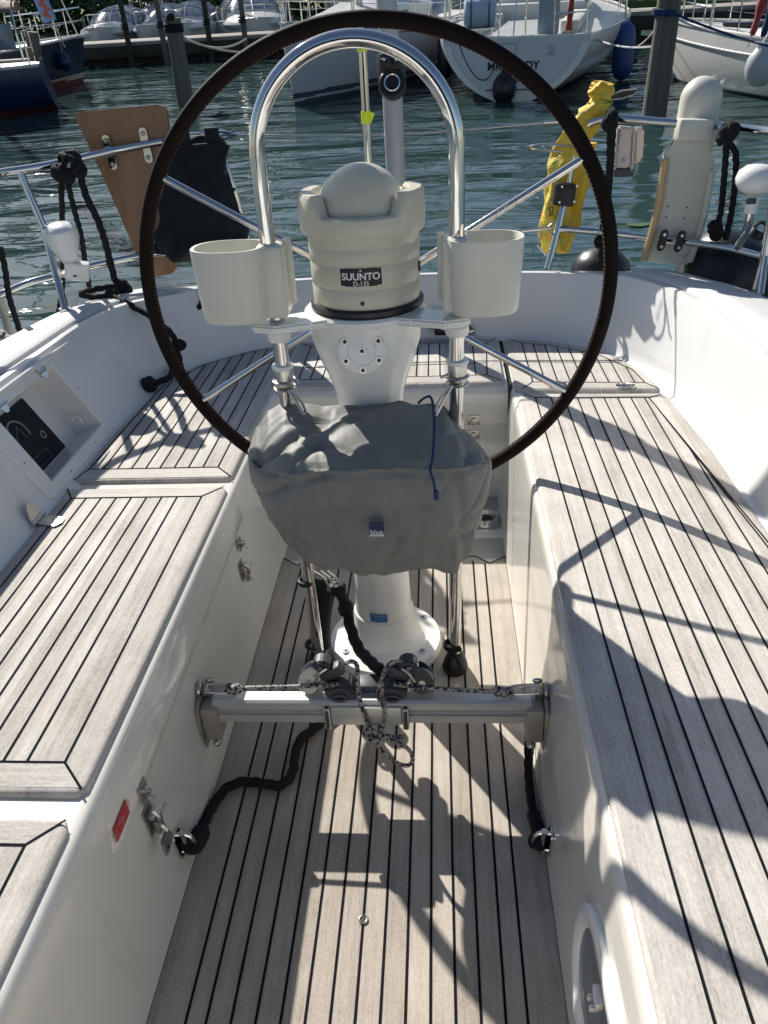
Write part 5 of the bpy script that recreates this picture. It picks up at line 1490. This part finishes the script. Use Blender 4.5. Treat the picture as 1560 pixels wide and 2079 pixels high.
# A2 blue hull nearer at the left edge
A2 = wthing('moored_yacht', 'bright blue hull cut off by the left edge, under a tan canopy', 'sailing boat', -7.95-9*.93, 18.0-9*.35, heading((.93,.35)), 'yachts moored across the water')
hA2 = Hull(9, 1.4, 1.0, .95, .8, .8, rake=.3, full=2.6)
wpart('hull', lambda m: hA2.mesh(m, ((.10,0), (9,1))), ['anti', 'hullb'], A2); wpart('deck', lambda m: (hA2.deck(m), hA2.toe(m, -1, .03), hA2.toe(m, 1, .03)), 'deck', A2); wpart('coachroof', lambda m: hA2.house(m, .25, .6, .7, .3), 'hullw', A2)
hA2.pulpit(A2, True)
def canopy(m):
    rings = []
    for i in range(10):
        q = i/9; X = 6.4+2.45*q; sag = .05*math.sin(q*12)
        rings.append([Vector((X, 1.12*math.copysign(abs(math.cos(a))**.6, math.cos(a)), .95+(.95+.14*math.sin(q*3.14)+sag)*abs(math.sin(a))**.5)) for a in [math.pi*(.22+.56*k/16) for k in range(17)]])
    m.loft(rings, False)
cn2 = wpart('canopy', canopy, 'tan', A2)
for k in range(4):
    wpart('frame_tube', lambda m, k=k: m.tube([Vector((6.45+.78*k, 1.13*math.copysign(abs(math.cos(a))**.6, math.cos(a)), .93+.98*abs(math.sin(a))**.5)) for a in [math.pi*i/20 for i in range(21)]], .018, 6), 'steel', cn2)
for k in range(3):
    wpart('window', lambda m, k=k: m.box((6.85+.78*k, -1.10, 1.33), (.62,.02,.42), bev=.005), 'screen', cn2)

# --- C: white bow behind the wheel
dC = (.26,.967)
C_ = wthing('moored_yacht', 'grey white yacht behind the hoop, bow towards us with two dark waterline stripes', 'sailing boat', -2.52, 15.95, heading(dC), 'yachts moored across the water')
hC = Hull(10.8, 1.75, 1.35, 1.32, .92, .95, rake=.28, zk=-.3, full=3.0)
wpart('hull', lambda m: hC.mesh(m, ((.075,0), (.12,2), (.20,0), (9,2)), 40, 70), ['stripe', 'boot', 'hullg'], C_)
wpart('deck', lambda m: (hC.deck(m), hC.toe(m, 1), hC.toe(m, -1)), 'deck', C_)
cC = wpart('coachroof', lambda m: hC.house(m, .24, .66, .95, .42), 'hullw', C_)
for sd in (-1, 1):
    wpart('window', lambda m, sd=sd: m.box((4.8, sd*.895, 1.18), (1.7,.03,.16), Matrix.Rotation(sd*-.02,3,'Z'), .03), 'win', cC)
    wpart('hull_line', lambda m, sd=sd: m.tube([hC.pt(t, .87, sd)+Vector((0,sd*.006,0)) for t in [i/30 for i in range(1,30)]], .012, 5), 'stripe', C_)
def hoodC(m):
    rings = []
    for i in range(7):
        q = i/6; X = 6.6+1.2*q; rings.append([Vector((X, 1.05*math.cos(a), 1.05+(.3+.5*math.sin(q*1.6))*math.sin(a))) for a in [math.pi*k/14 for k in range(15)]])
    m.loft(rings, False)
wpart('sprayhood', hoodC, 'screen', C_)
mast(C_, 4.1, 1.3, 12, boom=(4.4,1.0), cover='navyc'); hC.rails(C_, [.16,.28,.40,.52,.64,.76,.88]); hC.pulpit(C_); hC.pulpit(C_, True)
tf = wthing('fender', 'dark fender hanging between the grey white yacht and the yacht with lettering', 'fender', .33, 17.6, 0)
wpart('body', lambda m: m.lathe([(.001,.15), (.10,.2), (.15,.35), (.15,.85), (.09,1.0), (.03,1.08), (.001,1.08)], (0,0,0), n=20), 'fendb', tf); wpart('rope', lambda m: m.cyl((0,0,1.05), (.05,.1,1.35), .012, n=6), 'wrope', tf)
wpart('registration_plate', lambda m: m.box((hC.pt(.42,.82,-1)+Vector((0,-.01,0))), (.22,.03,.12), Matrix.Rotation(-.03,3,'Z')), 'darkw', C_)

# --- D: yacht with the lettered transom
aD = heading((-.20,-.98)); LD = 10.4
sx_, sy_ = 1.50, 15.55
D = wthing('moored_yacht', 'white yacht showing its lettered transom, black ball fender in front', 'sailing boat', sx_+.20*LD, sy_+.98*LD, aD, 'yachts moored across the water')
hD = Hull(LD, 1.85, 1.24, 1.25, .95, .93, rake=.4, zk=-.25, ztr=-.06, tr_rake=.10, full=1.75)
wpart('hull', lambda m: hD.mesh(m, ((.05,0), (9,2,3)), 34, 40), ['stripe', 'boot', 'hullw', 'trans' if 'trans' in M else 'hullg'], D)
wpart('deck', lambda m: (hD.deck(m), hD.toe(m, 1), hD.toe(m, -1), m.tube([Vector((LD*.998, y, hD.sheer(1)+.01)) for y in [-1.22+.122*2*i for i in range(11)]], .025, 6)), 'hullw', D)
def lower_rim(m):      # paler rounded edge round the foot of the transom
    P = [hD.pt(1, v, 1) for v in (.9,.75,.6,.45,.3,.2,.1,.04)]+[hD.pt(1,0,1)]+[hD.pt(1, v, -1) for v in (.04,.1,.2,.3,.45,.6,.75,.9)]
    Q = [p*1 for p in P]
    rim = [[p+Vector((.012,0,0)), Vector((p.x+.012, p.y*.90, p.z+(.93-p.z)*.075))] for p in Q]
    m.loft(rim, False)
wpart('transom_edge', lower_rim, 'hullw', D)
cD = wpart('coachroof', lambda m: hD.house(m, .25, .60, .95, .42), 'hullw', D)
for sd in (-1, 1): wpart('window', lambda m, sd=sd: m.box((4.6, sd*.90, 1.2), (1.8,.03,.15), bev=.02), 'win', cD)
def cockpitD(m):
    for sd in (-1, 1): m.box((8.1, sd*.85, 1.03), (3.6,.34,.20), bev=.05)
    m.box((6.35,0,1.1), (.5,1.9,.35), bev=.06)
wpart('cockpit_coaming', cockpitD, 'deck', D)
def txt(m):
    # letters stand on the transom plane, facing aft (+x local)
    def MX(y, z, s_): 
        xx = hD.L + hD.tr*(1-(z+.06)/1.0) + .014
        return Matrix.Translation((xx, y, z)) @ Matrix(((0,0,1,0), (1,0,0,0), (0,1,0,0), (0,0,0,1)))
    m.text('MR BUDDY', MX(-.02,.52,1), .175, font_sx=1.0); m.text('RHONE', MX(-.10,.30,1), .105)
wpart('lettering', txt, 'ink', D)
def tdetail(m):
    x = hD.L+.03
    for y0, y1, z0, z1 in ((-.30,.02,.62,.86),):
        P = [(x,y0,z0), (x,y1,z0), (x,y1,z1), (x,y0,z1)]
        for i in range(4): m.tube([P[i], P[(i+1) % 4]], .006, 5)
wpart('hatch', tdetail, 'greyp', D)
wpart('emblem', lambda m: (m.box((hD.L+.035,.60,.75), (.012,.07,.14)), m.box((hD.L+.035,.60,.68), (.012,.15,.035))), 'greyp', D)
wpart('waterline_mark', lambda m: m.tube([(hD.L+.09, -.48+.1*i, .165+.002*math.sin(i)) for i in range(10)], .010, 6), 'stripe', D)
hD.rails(D, [.2,.32,.44,.56,.68,.80]); hD.pulpit(D); 
def pushD(m):
    for y in (-1.15,-.75,-.30,.15,.62,1.15):
        m.cyl((LD-.12,y,.92), (LD-.12,y,1.55), .017, n=8)
    for z in (1.55,1.25): m.tube([(LD-1.5,1.15,z), (LD-.3,1.17,z), (LD-.12,1.1,z), (LD-.12,.62,z)], .016, 7); m.tube([(LD-1.5,-1.15,z), (LD-.3,-1.17,z), (LD-.12,-1.1,z), (LD-.12,-.30,z)], .016, 7)
wpart('pushpit', pushD, 'steel', D)
mast(D, 3.9, 1.3, 13, boom=(4.4,1.1), cover='navyc')
def backst(m): m.cyl((LD-.1,-.05,.95), (3.9,0,13.8), .012, n=6)
wpart('backstay', backst, 'steel', D)
# raft canister, panel and furled red flag on D
can = wthing('liferaft_canister', 'pale blue grey life raft canister strapped on the rail of the lettered yacht', 'life raft', *UW(975,30,'y',15.7).xy, 0, z=0)
cz = UW(975,26,'y',15.7).z
def canf(m): m.lathe([(.001,-.27), (.17,-.27), (.21,-.24), (.22,-.02), (.225,0), (.22,.02), (.21,.24), (.17,.27), (.001,.27)], (0,0,cz), (1,0,0), n=28)
wpart('shell', canf, mat('pale blue canister', (.38,.45,.55), .4), can)
for x in (-.16,.14): wpart('strap', lambda m, x=x: m.torus((x,0,cz), .222, .010, axis=(1,0,0), n=28, m=6), 'ink', can)
wpart('cradle', lambda m: (m.cyl((-.2,0,.92), (-.2,0,cz-.2), .015, n=6), m.cyl((.2,0,.92), (.2,0,cz-.2), .015, n=6), m.box((0,0,cz-.225), (.5,.25,.02))), 'steel', can)
q = UW(1115,25,'y',15.7)
sp2 = wthing('grey_panel', 'grey rectangular panel standing on the stern rail of the lettered yacht', 'panel', q.x, q.y, .1, z=.93)
wpart('plate', lambda m: m.box((0,0,q.z-.93), (.36,.05,.62), bev=.03), mat('grey blue cover', (.26,.31,.36), .6), sp2)
for x in (-.12,.12): wpart('bracket', lambda m, x=x: m.cyl((x,0,0), (x,0,q.z-.93-.28), .012, n=6), 'steel', sp2)
q2 = UW(1155,60,'y',15.75)
ff = wthing('furled_flag', 'dark red furled flag on the starboard quarter of the lettered yacht', 'flag', q2.x, q2.y, 0, z=.93)
wpart('cloth', lambda m: m.tube(smooth([(0,0,.05), (.01,0,.3), (.03,0,.6), (.05,0,.9), (.06,0,1.2)], 5), lambda t: .055-.02*t+.008*math.sin(t*30), 10), 'sailr', ff)
wpart('staff', lambda m: m.cyl((0,.03,-.02), (.08,.03,1.7), .012, n=6), 'mast', ff)
bf = wthing('fender', 'black ball fender floating against the lettered transom', 'fender', *UW(1023,205,'z',.0).xy, 0)
def ballf(m): m.lathe([(.001,-.06), (.10,-.04), (.18,.06), (.205,.18), (.19,.29), (.13,.385), (.06,.44), (.045,.50), (.04,.54), (.001,.55)], (0,0,0), n=32)
wpart('body', ballf, 'fendb', bf); wpart('rope', lambda m: m.cyl((0,0,.53), (.0,.25,.95), .010, n=6), 'stripe', bf)
hose = wthing('hanging_rope', 'dark rope hanging in a bight over the lettered transom', 'rope', *UW(945,150,'y',15.4).xy, 0)
def hosef(m):
    o_ = hose.location; P = [UW(a, b_, 'y', 15.38)-Vector((o_.x,o_.y,0)) for a, b_ in ((932,85), (940,110), (955,140), (970,158), (985,162), (997,150), (1003,135))]; m.tube(smooth(P, 5), .012, 7)
wpart('rope', hosef, 'stripe', hose)
f2 = wthing('fender', 'big blue fender hanging on the right side of the lettered yacht', 'fender', *UW(1262,150,'z',.12).xy, 0)
wpart('body', lambda m: m.lathe([(.001,.0), (.12,.05), (.19,.18), (.2,.3), (.2,.72), (.16,.88), (.05,.98), (.001,.99)], (0,0,0), n=24), 'fendblue', f2); wpart('rope', lambda m: m.cyl((0,0,.97), (-.05,.05,1.25), .012, n=6), 'wrope', f2)

# --- E: white yacht at the right
dE = (.55,-.835)
E_ = wthing('moored_yacht', 'white yacht at the right edge with its bow towards the dark pile', 'sailing boat', 4.42, 17.35, heading(dE), 'yachts moored across the water')
hE = Hull(10, 1.7, 1.2, .95, .70, .85, rake=.45, zk=-.3, full=2.5)
wpart('hull', lambda m: hE.mesh(m, ((.05,0), (9,2)), 40), ['stripe', 'boot', 'hullw'], E_)
wpart('deck', lambda m: (hE.deck(m), hE.toe(m, 1, .03), hE.toe(m, -1, .03)), 'deck', E_)
for sd in (-1,1): wpart('rubbing_strake', lambda m, sd=sd: m.tube([hE.pt(t, .80, sd)+Vector((0,sd*.012,0)) for t in [.004+i/30*.99 for i in range(31)]], .017, 6), 'greyp', E_)
cE = wpart('coachroof', lambda m: hE.house(m, .22, .62, .85, .34), 'hullw', E_)
for sd in (-1,1): wpart('window', lambda m, sd=sd: m.box((4.3, sd*.80, .98), (1.5,.03,.12), bev=.02), 'win', cE)
wpart('hatch', lambda m: m.box((1.75,0,.93), (.55,.55,.06), bev=.02), 'win', E_)
mast(E_, 3.7, 1.1, 11, boom=(4,1.0), cover='navyc'); hE.rails(E_, [.10,.16,.24,.34,.44,.56]); hE.pulpit(E_)
q = UW(1548,122,'y',13.2)
f3 = wthing('fender', 'pale grey ball fender on the side of the right hand white yacht', 'fender', q.x, q.y, 0)
wpart('body', lambda m: m.lathe([(.001,.30), (.1,.32), (.19,.42), (.215,.54), (.2,.66), (.13,.78), (.05,.86), (.03,.9), (.001,.9)], (0,0,0), n=28), 'fendw', f3); wpart('rope', lambda m: m.cyl((0,0,.88), (.1,.1,1.15), .01, n=6), 'bluerope', f3)
def furl(x, y, mt, lab, h=1.3):
    t = wthing('folded_flag', lab, 'flag', x, y, .4, z=.85)
    wpart('cloth', lambda m: m.tube(smooth([(0,0,.1), (.06,0,.4), (.16,0,.8), (.26,0,h)], 5), lambda q: .03+.09*q+.01*math.sin(q*20), 10), mt, t)
    wpart('staff', lambda m: m.cyl((-.02,.02,-.05), (.32,.02,h+.3), .014, n=6), 'mast', t)
q = UW(1530,60,'y',13.3); furl(q.x, q.y, mat('washed red cloth', (.35,.06,.06), .7), 'washed red flag on the right hand white yacht')
q = UW(1552,60,'y',13.0); furl(q.x, q.y, 'navyc', 'navy folded cloth beside the red flag on the right hand yacht')

# --- motor boats along the far jetty
def motor(x, y, rot, L, hb, lab, hm='hullw', cab=.62, cw_=.8, dark=True):
    t = wthing('motor_boat', lab, 'motor boat', x, y, rot, 'motor boats lying at the far jetty')
    h = Hull(L, hb, hb*.9, .95, .72, .70, rake=.5, zk=-.2, full=2.8)
    wpart('hull', lambda m: h.mesh(m, ((.42,0), (9,2)), 18), ['hulln' if dark else hm, 'boot', hm], t)
    wpart('deck', lambda m: (h.deck(m, 18), h.toe(m, 1, .02), h.toe(m, -1, .02)), 'hullw', t)
    def scr(m):
        rings = []
        for i in range(8):
            q = i/7; X = L*(.32+.34*q); hh = cab*math.sin(min(1.57, q*2.2+.08)); w_ = hb*cw_*(.75+.25*q)
            rings.append([Vector((X, w_*math.cos(a), .80+hh*math.sin(a)**.8)) for a in [math.pi*k/16 for k in range(17)]])
        m.loft(rings, False)
    s_ = wpart('windscreen', scr, 'screen', t)
    def frame(m):
        for q in (.12,.45,.98):
            X = L*(.32+.34*q); hh = cab*math.sin(min(1.57, q*2.2+.08)); w_ = hb*cw_*(.75+.25*q)
            m.tube([Vector((X, w_*math.cos(a)*1.01, .80+hh*1.01*math.sin(a)**.8)) for a in [math.pi*k/16 for k in range(17)]], .03, 6)
        m.tube([Vector((L*(.32+.34*q), 0, .80+cab*1.01*math.sin(min(1.57, q*2.2+.08)))) for q in [i/7 for i in range(8)]], .03, 6)
    wpart('frame', frame, 'hullw', s_)
    wpart('foredeck', lambda m: m.sph((L*.30,0,.76), hb*.75, (1.5,1,.28), n=20), 'hullw', t)
    def rl_(m):
        P = [Vector((t_*L, h.half(t_)*.9*sd, h.sheer(t_)+.38)) for sd, tl in ((1,(.5,.35,.2,.08)), (-1,(.08,.2,.35,.5))) for t_ in tl]
        m.tube(smooth(P, 4), .013, 6)
        for p in P: m.cyl(p-Vector((0,0,.38)), p, .011, n=5)
    wpart('bow_rail', rl_, 'steel', t)
    return t
for (px, rot, L, hb, lab, dk, cab) in (
    (195,-1.45,6.5,1.25,'white motor boat with domed windscreen next to the dark blue yacht', True, .62),
    (283,-1.6,5.6,.95,'small white motor boat wedged between two larger ones', True, .58),
    (352,-1.5,6.2,1.15,'white motor boat with domed screen behind the leaning pile', True, .62),
    (525,-1.35,7.5,1.45,'larger white motor boat behind the upper left of the wheel rim', True, .85)):
    c = UW(px, 60, 'y', 29.0); motor(c.x, 28.9, rot+math.pi, L, hb, lab, cab=cab)
for (px, rot, lab) in ((150,1.5,'far sailing boat, mast left of the banner'), (430,1.6,'far sailing boat with blue canvas beyond the motor boats'), (640,1.45,'far sailing boat behind the upper rim of the wheel'), (880,1.6,'far sailing boat between the two big yachts'), (1180,1.5,'far sailing boat behind the red flag')):
    c = UW(px, 40, 'y', 37.0)
    # kept beyond the motor boats, in open water before the bank
    y = 30.2 if px > 700 else 31
    t = wthing('far_yacht', lab, 'sailing boat', UW(px,40,'y',36.5).x*.82, 30.0 if px > 700 else 36.0, rot, 'sailing boats in the second row')
    h = Hull(8.5, 1.35, 1.0, 1.15, .9, .9, full=2.4); t.location.y = 24.2 if False else (22.8 if False else t.location.y)
    wpart('hull', lambda m: h.mesh(m, ((.12,0), (9,2)), 16), ['stripe', 'boot', 'hullw'], t); wpart('deck', lambda m: h.deck(m, 16), 'deck', t)
    wpart('coachroof', lambda m: h.house(m, .25, .62, .75, .4), 'hullw', t); mast(t, 3.2, 1.3, 10, boom=(3.4,.9), cover='navyc' if px in (430,) else 'tan'); h.rails(t, [.2,.35,.5,.65,.8]); h.pulpit(t)

# --- jetties
def jetty(lab, x0, x1, y, z, w, n, name='wooden_jetty', ybend=0):
    t = wthing(name, lab, 'jetty', (x0+x1)/2, y, 0)
    L = x1-x0
    wpart('deck', lambda m: m.box((0,0,z-.05), (L,w,.10), bev=.01), 'plank', t)
    wpart('beam', lambda m: m.box((0,-w/2+.06,z-.26), (L,.14,.30), bev=.01), 'darkw', t)
    for i in range(n):
        x = -L/2+L*(i+.5)/n
        for yy in (-w/2+.22, w/2-.2): wpart('post', lambda m, x=x, yy=yy: m.cyl((x,yy,-.6), (x,yy,z-.1), .11, n=10), 'darkw', t)
    wpart('cross_board', lambda m: m.box((0,-w/2+.34,.12), (L,.05,.20), bev=.01), 'darkw', t)
    return t
jetty('long dark jetty in front of the motor boats at the upper left', -22, -2.2, 27.6, .62, 1.5, 15)
jetty('pale plank jetty beyond the right hand yachts', 3.2, 26, 24.6, .78, 1.5, 16)
def railing(x0, x1, y, z0, lab):
    t = wthing('jetty_railing', lab, 'railing', (x0+x1)/2, y, 0, z=z0); L = x1-x0
    wpart('handrail', lambda m: m.box((0,0,.42), (L,.10,.08), bev=.01), 'plank', t)
    n = int(L/.28)
    for i in range(min(n, 60)): wpart('baluster', lambda m, i=i: m.box((-L/2+L*(i+.5)/n,0,.19), (.05,.05,.38)), 'darkw', t)
railing(3.4, 9.5, 28.6, .78, 'low wooden railing along the bank beyond the right hand jetty')
lf_ = wthing('floating_leaf', 'small green leaf floating on the water between the rails', 'leaf', *UW(1298,455,'z',.012).xy, 0)
wpart('blade', lambda m: m.prism([Vector((.11*math.cos(t), .05*math.sin(t)*(1+.3*math.sin(3*t)), .008)) for t in [2*math.pi*k/12 for k in range(12)]], (0,0,.004)), 'leaf2', lf_)
# --- piles
def pile(px0, py0, px1, py1, lab, r, ztop=None, capm=True):
    b_ = UW(px1, py1, 'z', 0); tp = UW(px0, py0, 'y', b_.y)
    t = wthing('mooring_pile', lab, 'mooring pile', b_.x, b_.y, 0, 'mooring piles')
    d = Vector((tp.x-b_.x, 0, tp.z))
    wpart('shaft', lambda m: m.tube([d*-.5+Vector((0,0,0)), d*.25, d*.6, d], lambda q: r*(1.08-.12*q), 16), 'wood', t)
    if capm:
        def lines(m):
            for k in range(4): m.torus(d*(.93-.025*k), r*1.08, .018, axis=d, n=20, m=6)
            knot(m, d*.99+Vector((0,-r*.5,.02)), .06)
        wpart('rope_turns', lines, 'rope', t)
    return t, b_, tp
p1, b1, t1 = pile(350,36,378,214,'grey mooring pile left of the wheel with black rope on its head', .155)
pile(64,64,86,206,'grey mooring pile standing before the dark blue yacht', .135, capm=False)
p3, b3, t3 = pile(1368,-60,1328,236,'tall dark mooring pile between the lettered yacht and the right hand yacht', .165, capm=False)
def turns3(m):
    for k in range(4):
        q = UW(1352,20+3*k,'y',b3.y); m.torus((q.x-b3.x,0,q.z), .172, .016, axis=(.08,0,1), n=20, m=6)
wpart('rope_turns', turns3, 'bluerope', p3)
for px, py, lab in ((555,140,'dark post rising from the water in front of the long jetty, left of the rim'), (590,30,'thin dark post beside the larger motor boat')):
    pass
for k, (px, lab) in enumerate(((258,'tall dark post at the long jetty, leftmost'), (330,'tall dark post at the long jetty left of the leaning pile'), (424,'tall dark post at the long jetty between motor boats'), (497,'tall dark post at the long jetty, right of the blue canvas'), (588,'tall dark post at the long jetty just left of the hoop'))):
    c = UW(px, 78, 'y', 26.7)
    t = wthing('jetty_post', lab, 'post', c.x, 26.7, 0, 'tall posts along the long jetty')
    wpart('shaft', lambda m: m.cyl((0,0,-.6), (.03,0,2.2+.3*(k % 3)), .085, .075, n=12), ['darkw', 'wood'][k % 2], t); wpart('rope_turns', lambda m: [m.torus((0,0,.95+.06*q), .10, .022, n=16, m=6) for q in range(3)], 'rope', t)
# --- mooring lines
def line(pts, r, lab, mt='wrope', sag=.25):
    P = []
    for i in range(17):
        q = i/16; p = Vector(pts[0]).lerp(Vector(pts[1]), q); p.z -= sag*4*q*(1-q); P.append(p)
    o = MB(); o.tube(P, r, 7); ob = o.build('mooring_line', mt); ob['label'] = lab; ob['category'] = 'rope'
line((UW(362,68,'y',b1.y), UW(500,78,'y',19.5)), .02, 'upper pale mooring line sagging from the left pile towards the wheel', sag=.20)
line((UW(362,74,'y',b1.y), UW(640,66,'y',20.5)), .02, 'lower pale mooring line sagging from the left pile towards the grey white yacht', sag=.32)
line((UW(1345,40,'y',b3.y), UW(1253,62,'y',19)), .018, 'pale mooring line sagging from the dark pile to the lettered yacht', sag=.32)
line((UW(1343,92,'y',b3.y), UW(1190,68,'y',16.2)), .016, 'grey mooring line from the lettered yacht passing the blue fender to the dark pile', 'greyp', sag=.10)
line((UW(1358,22,'y',b3.y), UW(1575,96,'y',11.8)), .016, 'blue mooring line from the dark pile across the right hand yacht', 'bluerope', sag=.03)
line((UW(1358,30,'y',b3.y), UW(1575,90,'y',11.8)), .012, 'second thinner pale blue line beside the blue mooring line', 'greyp', sag=.06)

# --- trees on the bank
def make_tree(x, y, z, h, r, seed, lf, lab):
    rnd = random.Random(seed)
    t = wthing('tree', lab, 'tree', x, y, rnd.uniform(0,6), 'trees on the far bank', z=z)
    def tr(m):
        m.tube([(0,0,-.3), (.05,0,h*.3), (.1*rnd.uniform(-1,1),.1,h*.7)], lambda q: .22*(1-.7*q), 9)
        for k in range(6):
            a = k*1.05; b0 = h*(.28+.06*k); m.tube([(0,0,b0), (math.cos(a)*r*.5, math.sin(a)*r*.5, b0+h*.18), (math.cos(a)*r*.8, math.sin(a)*r*.8, b0+h*.26)], lambda q: .09*(1-.8*q), 6)
    wpart('trunk', tr, 'bark', t)
    def cr(m):
        clumps = []
        for k in range(70):
            a = rnd.uniform(0, 6.283); el = rnd.uniform(-1, 1); rr = r*rnd.uniform(.35, .95)
            zc = h*.50+el*h*.46; f = math.sqrt(max(0, 1-el*el*.85)); clumps.append(Vector((math.cos(a)*rr*f, math.sin(a)*rr*f, zc)))
        for c in clumps:
            s_ = r*rnd.uniform(.20,.36)
            for k in range(80):
                v = Vector((rnd.gauss(0,1), rnd.gauss(0,1), rnd.gauss(0,.8))); v = v.normalized()*s_*rnd.uniform(.5,1.05); p = c+v
                u = Vector((rnd.gauss(0,1), rnd.gauss(0,1), rnd.gauss(0,1))).normalized(); w_ = u.cross(v).normalized(); L = rnd.uniform(.22,.44)
                m.poly([p-u*L*.5, p+w_*L*.3, p+u*L*.5, p-w_*L*.3])
    mb = MB(); cr(mb); me = bpy.data.meshes.new('crown'); mb.bm.to_mesh(me); mb.bm.free(); me.materials.append(M[lf]); o = bpy.data.objects.new('crown', me); col.objects.link(o); o.parent = t
    return t
base_t = [make_tree(-24,44,.5,9.0,4.2,1,'leaf1','tree on the far bank, leftmost of the row'), make_tree(-16,43,.5,10.0,4.6,2,'leaf2','tree on the far bank behind the motor boats')]
more = [(-8.5,44,0,1.0,'tree on the far bank left of the wheel top'), (-1.5,43,1,.95,'tree on the far bank behind the hoop'), (4.4,44,0,.9,'tree on the far bank behind the lettered yacht'), (20,44,1,1.0,'tree on the far bank right of the grassy gap'), (29,42,0,1.1,'tree on the far bank, rightmost of the row'), (-32,43,1,1.1,'tree on the far bank beyond the left edge'), (13.0,60,1,1.1,'tree far back behind the grassy gap')]
for x, y, k, sc, lab in more:
    s_ = base_t[k]; r = s_.copy(); col.objects.link(r); r.location = (x, y, .5); r.rotation_euler = (0,0,x*1.7); r.scale = (sc,sc,sc); r['label'] = lab
    for ch in list(s_.children): c = ch.copy(); col.objects.link(c); c.parent = r
def make_bush(x, y, seed, lab):
    rnd = random.Random(seed); t = wthing('bush', lab, 'bush', x, y, 0, 'bushes along the far bank', z=.4); mb = MB()
    for k in range(2600):
        v = Vector((rnd.gauss(0,1), rnd.gauss(0,1), rnd.gauss(0,1))).normalized(); p = Vector((v.x*2.3, v.y*1.1, 1.0+v.z*1.15))*rnd.uniform(.72,1.04); p.z = abs(p.z)
        p.z += .25*noise.noise(p*1.3); u = Vector((rnd.gauss(0,1), rnd.gauss(0,1), rnd.gauss(0,1))).normalized(); w_ = u.cross(v).normalized(); L = rnd.uniform(.14,.30)
        mb.poly([p-u*L*.5, p+w_*L*.3, p+u*L*.5, p-w_*L*.3])
    me = bpy.data.meshes.new('foliage'); mb.bm.to_mesh(me); mb.bm.free(); me.materials.append(M['leaf1']); o = bpy.data.objects.new('foliage', me); col.objects.link(o); o.parent = t
    return t
b0 = make_bush(-27, 40.2, 5, 'bush on the far bank, leftmost')
for k, (x, where) in enumerate(((-22.8,'second from the left'), (-18.7,'above the banner'), (-14.5,'behind the first motor boats'), (-10.4,'behind the leaning pile'), (-6.2,'behind the larger motor boat'), (-2.0,'behind the top of the wheel'), (2.2,'behind the lettered yacht'), (6.0,'left of the grassy gap'), (15.5,'right of the grassy gap'), (19.8,'behind the right hand yacht'), (24,'rightmost'))):
    r = b0.copy(); col.objects.link(r); r.location = (x, 40.2+.5*math.sin(k*2.1), .4); r.rotation_euler = (0,0,.35*math.sin(k*1.7)); sc = 1+.18*math.sin(k*2.7); r.scale = (1.05,1,sc); r['label'] = 'bush on the far bank, '+where
    for ch in list(b0.children): c = ch.copy(); col.objects.link(c); c.parent = r
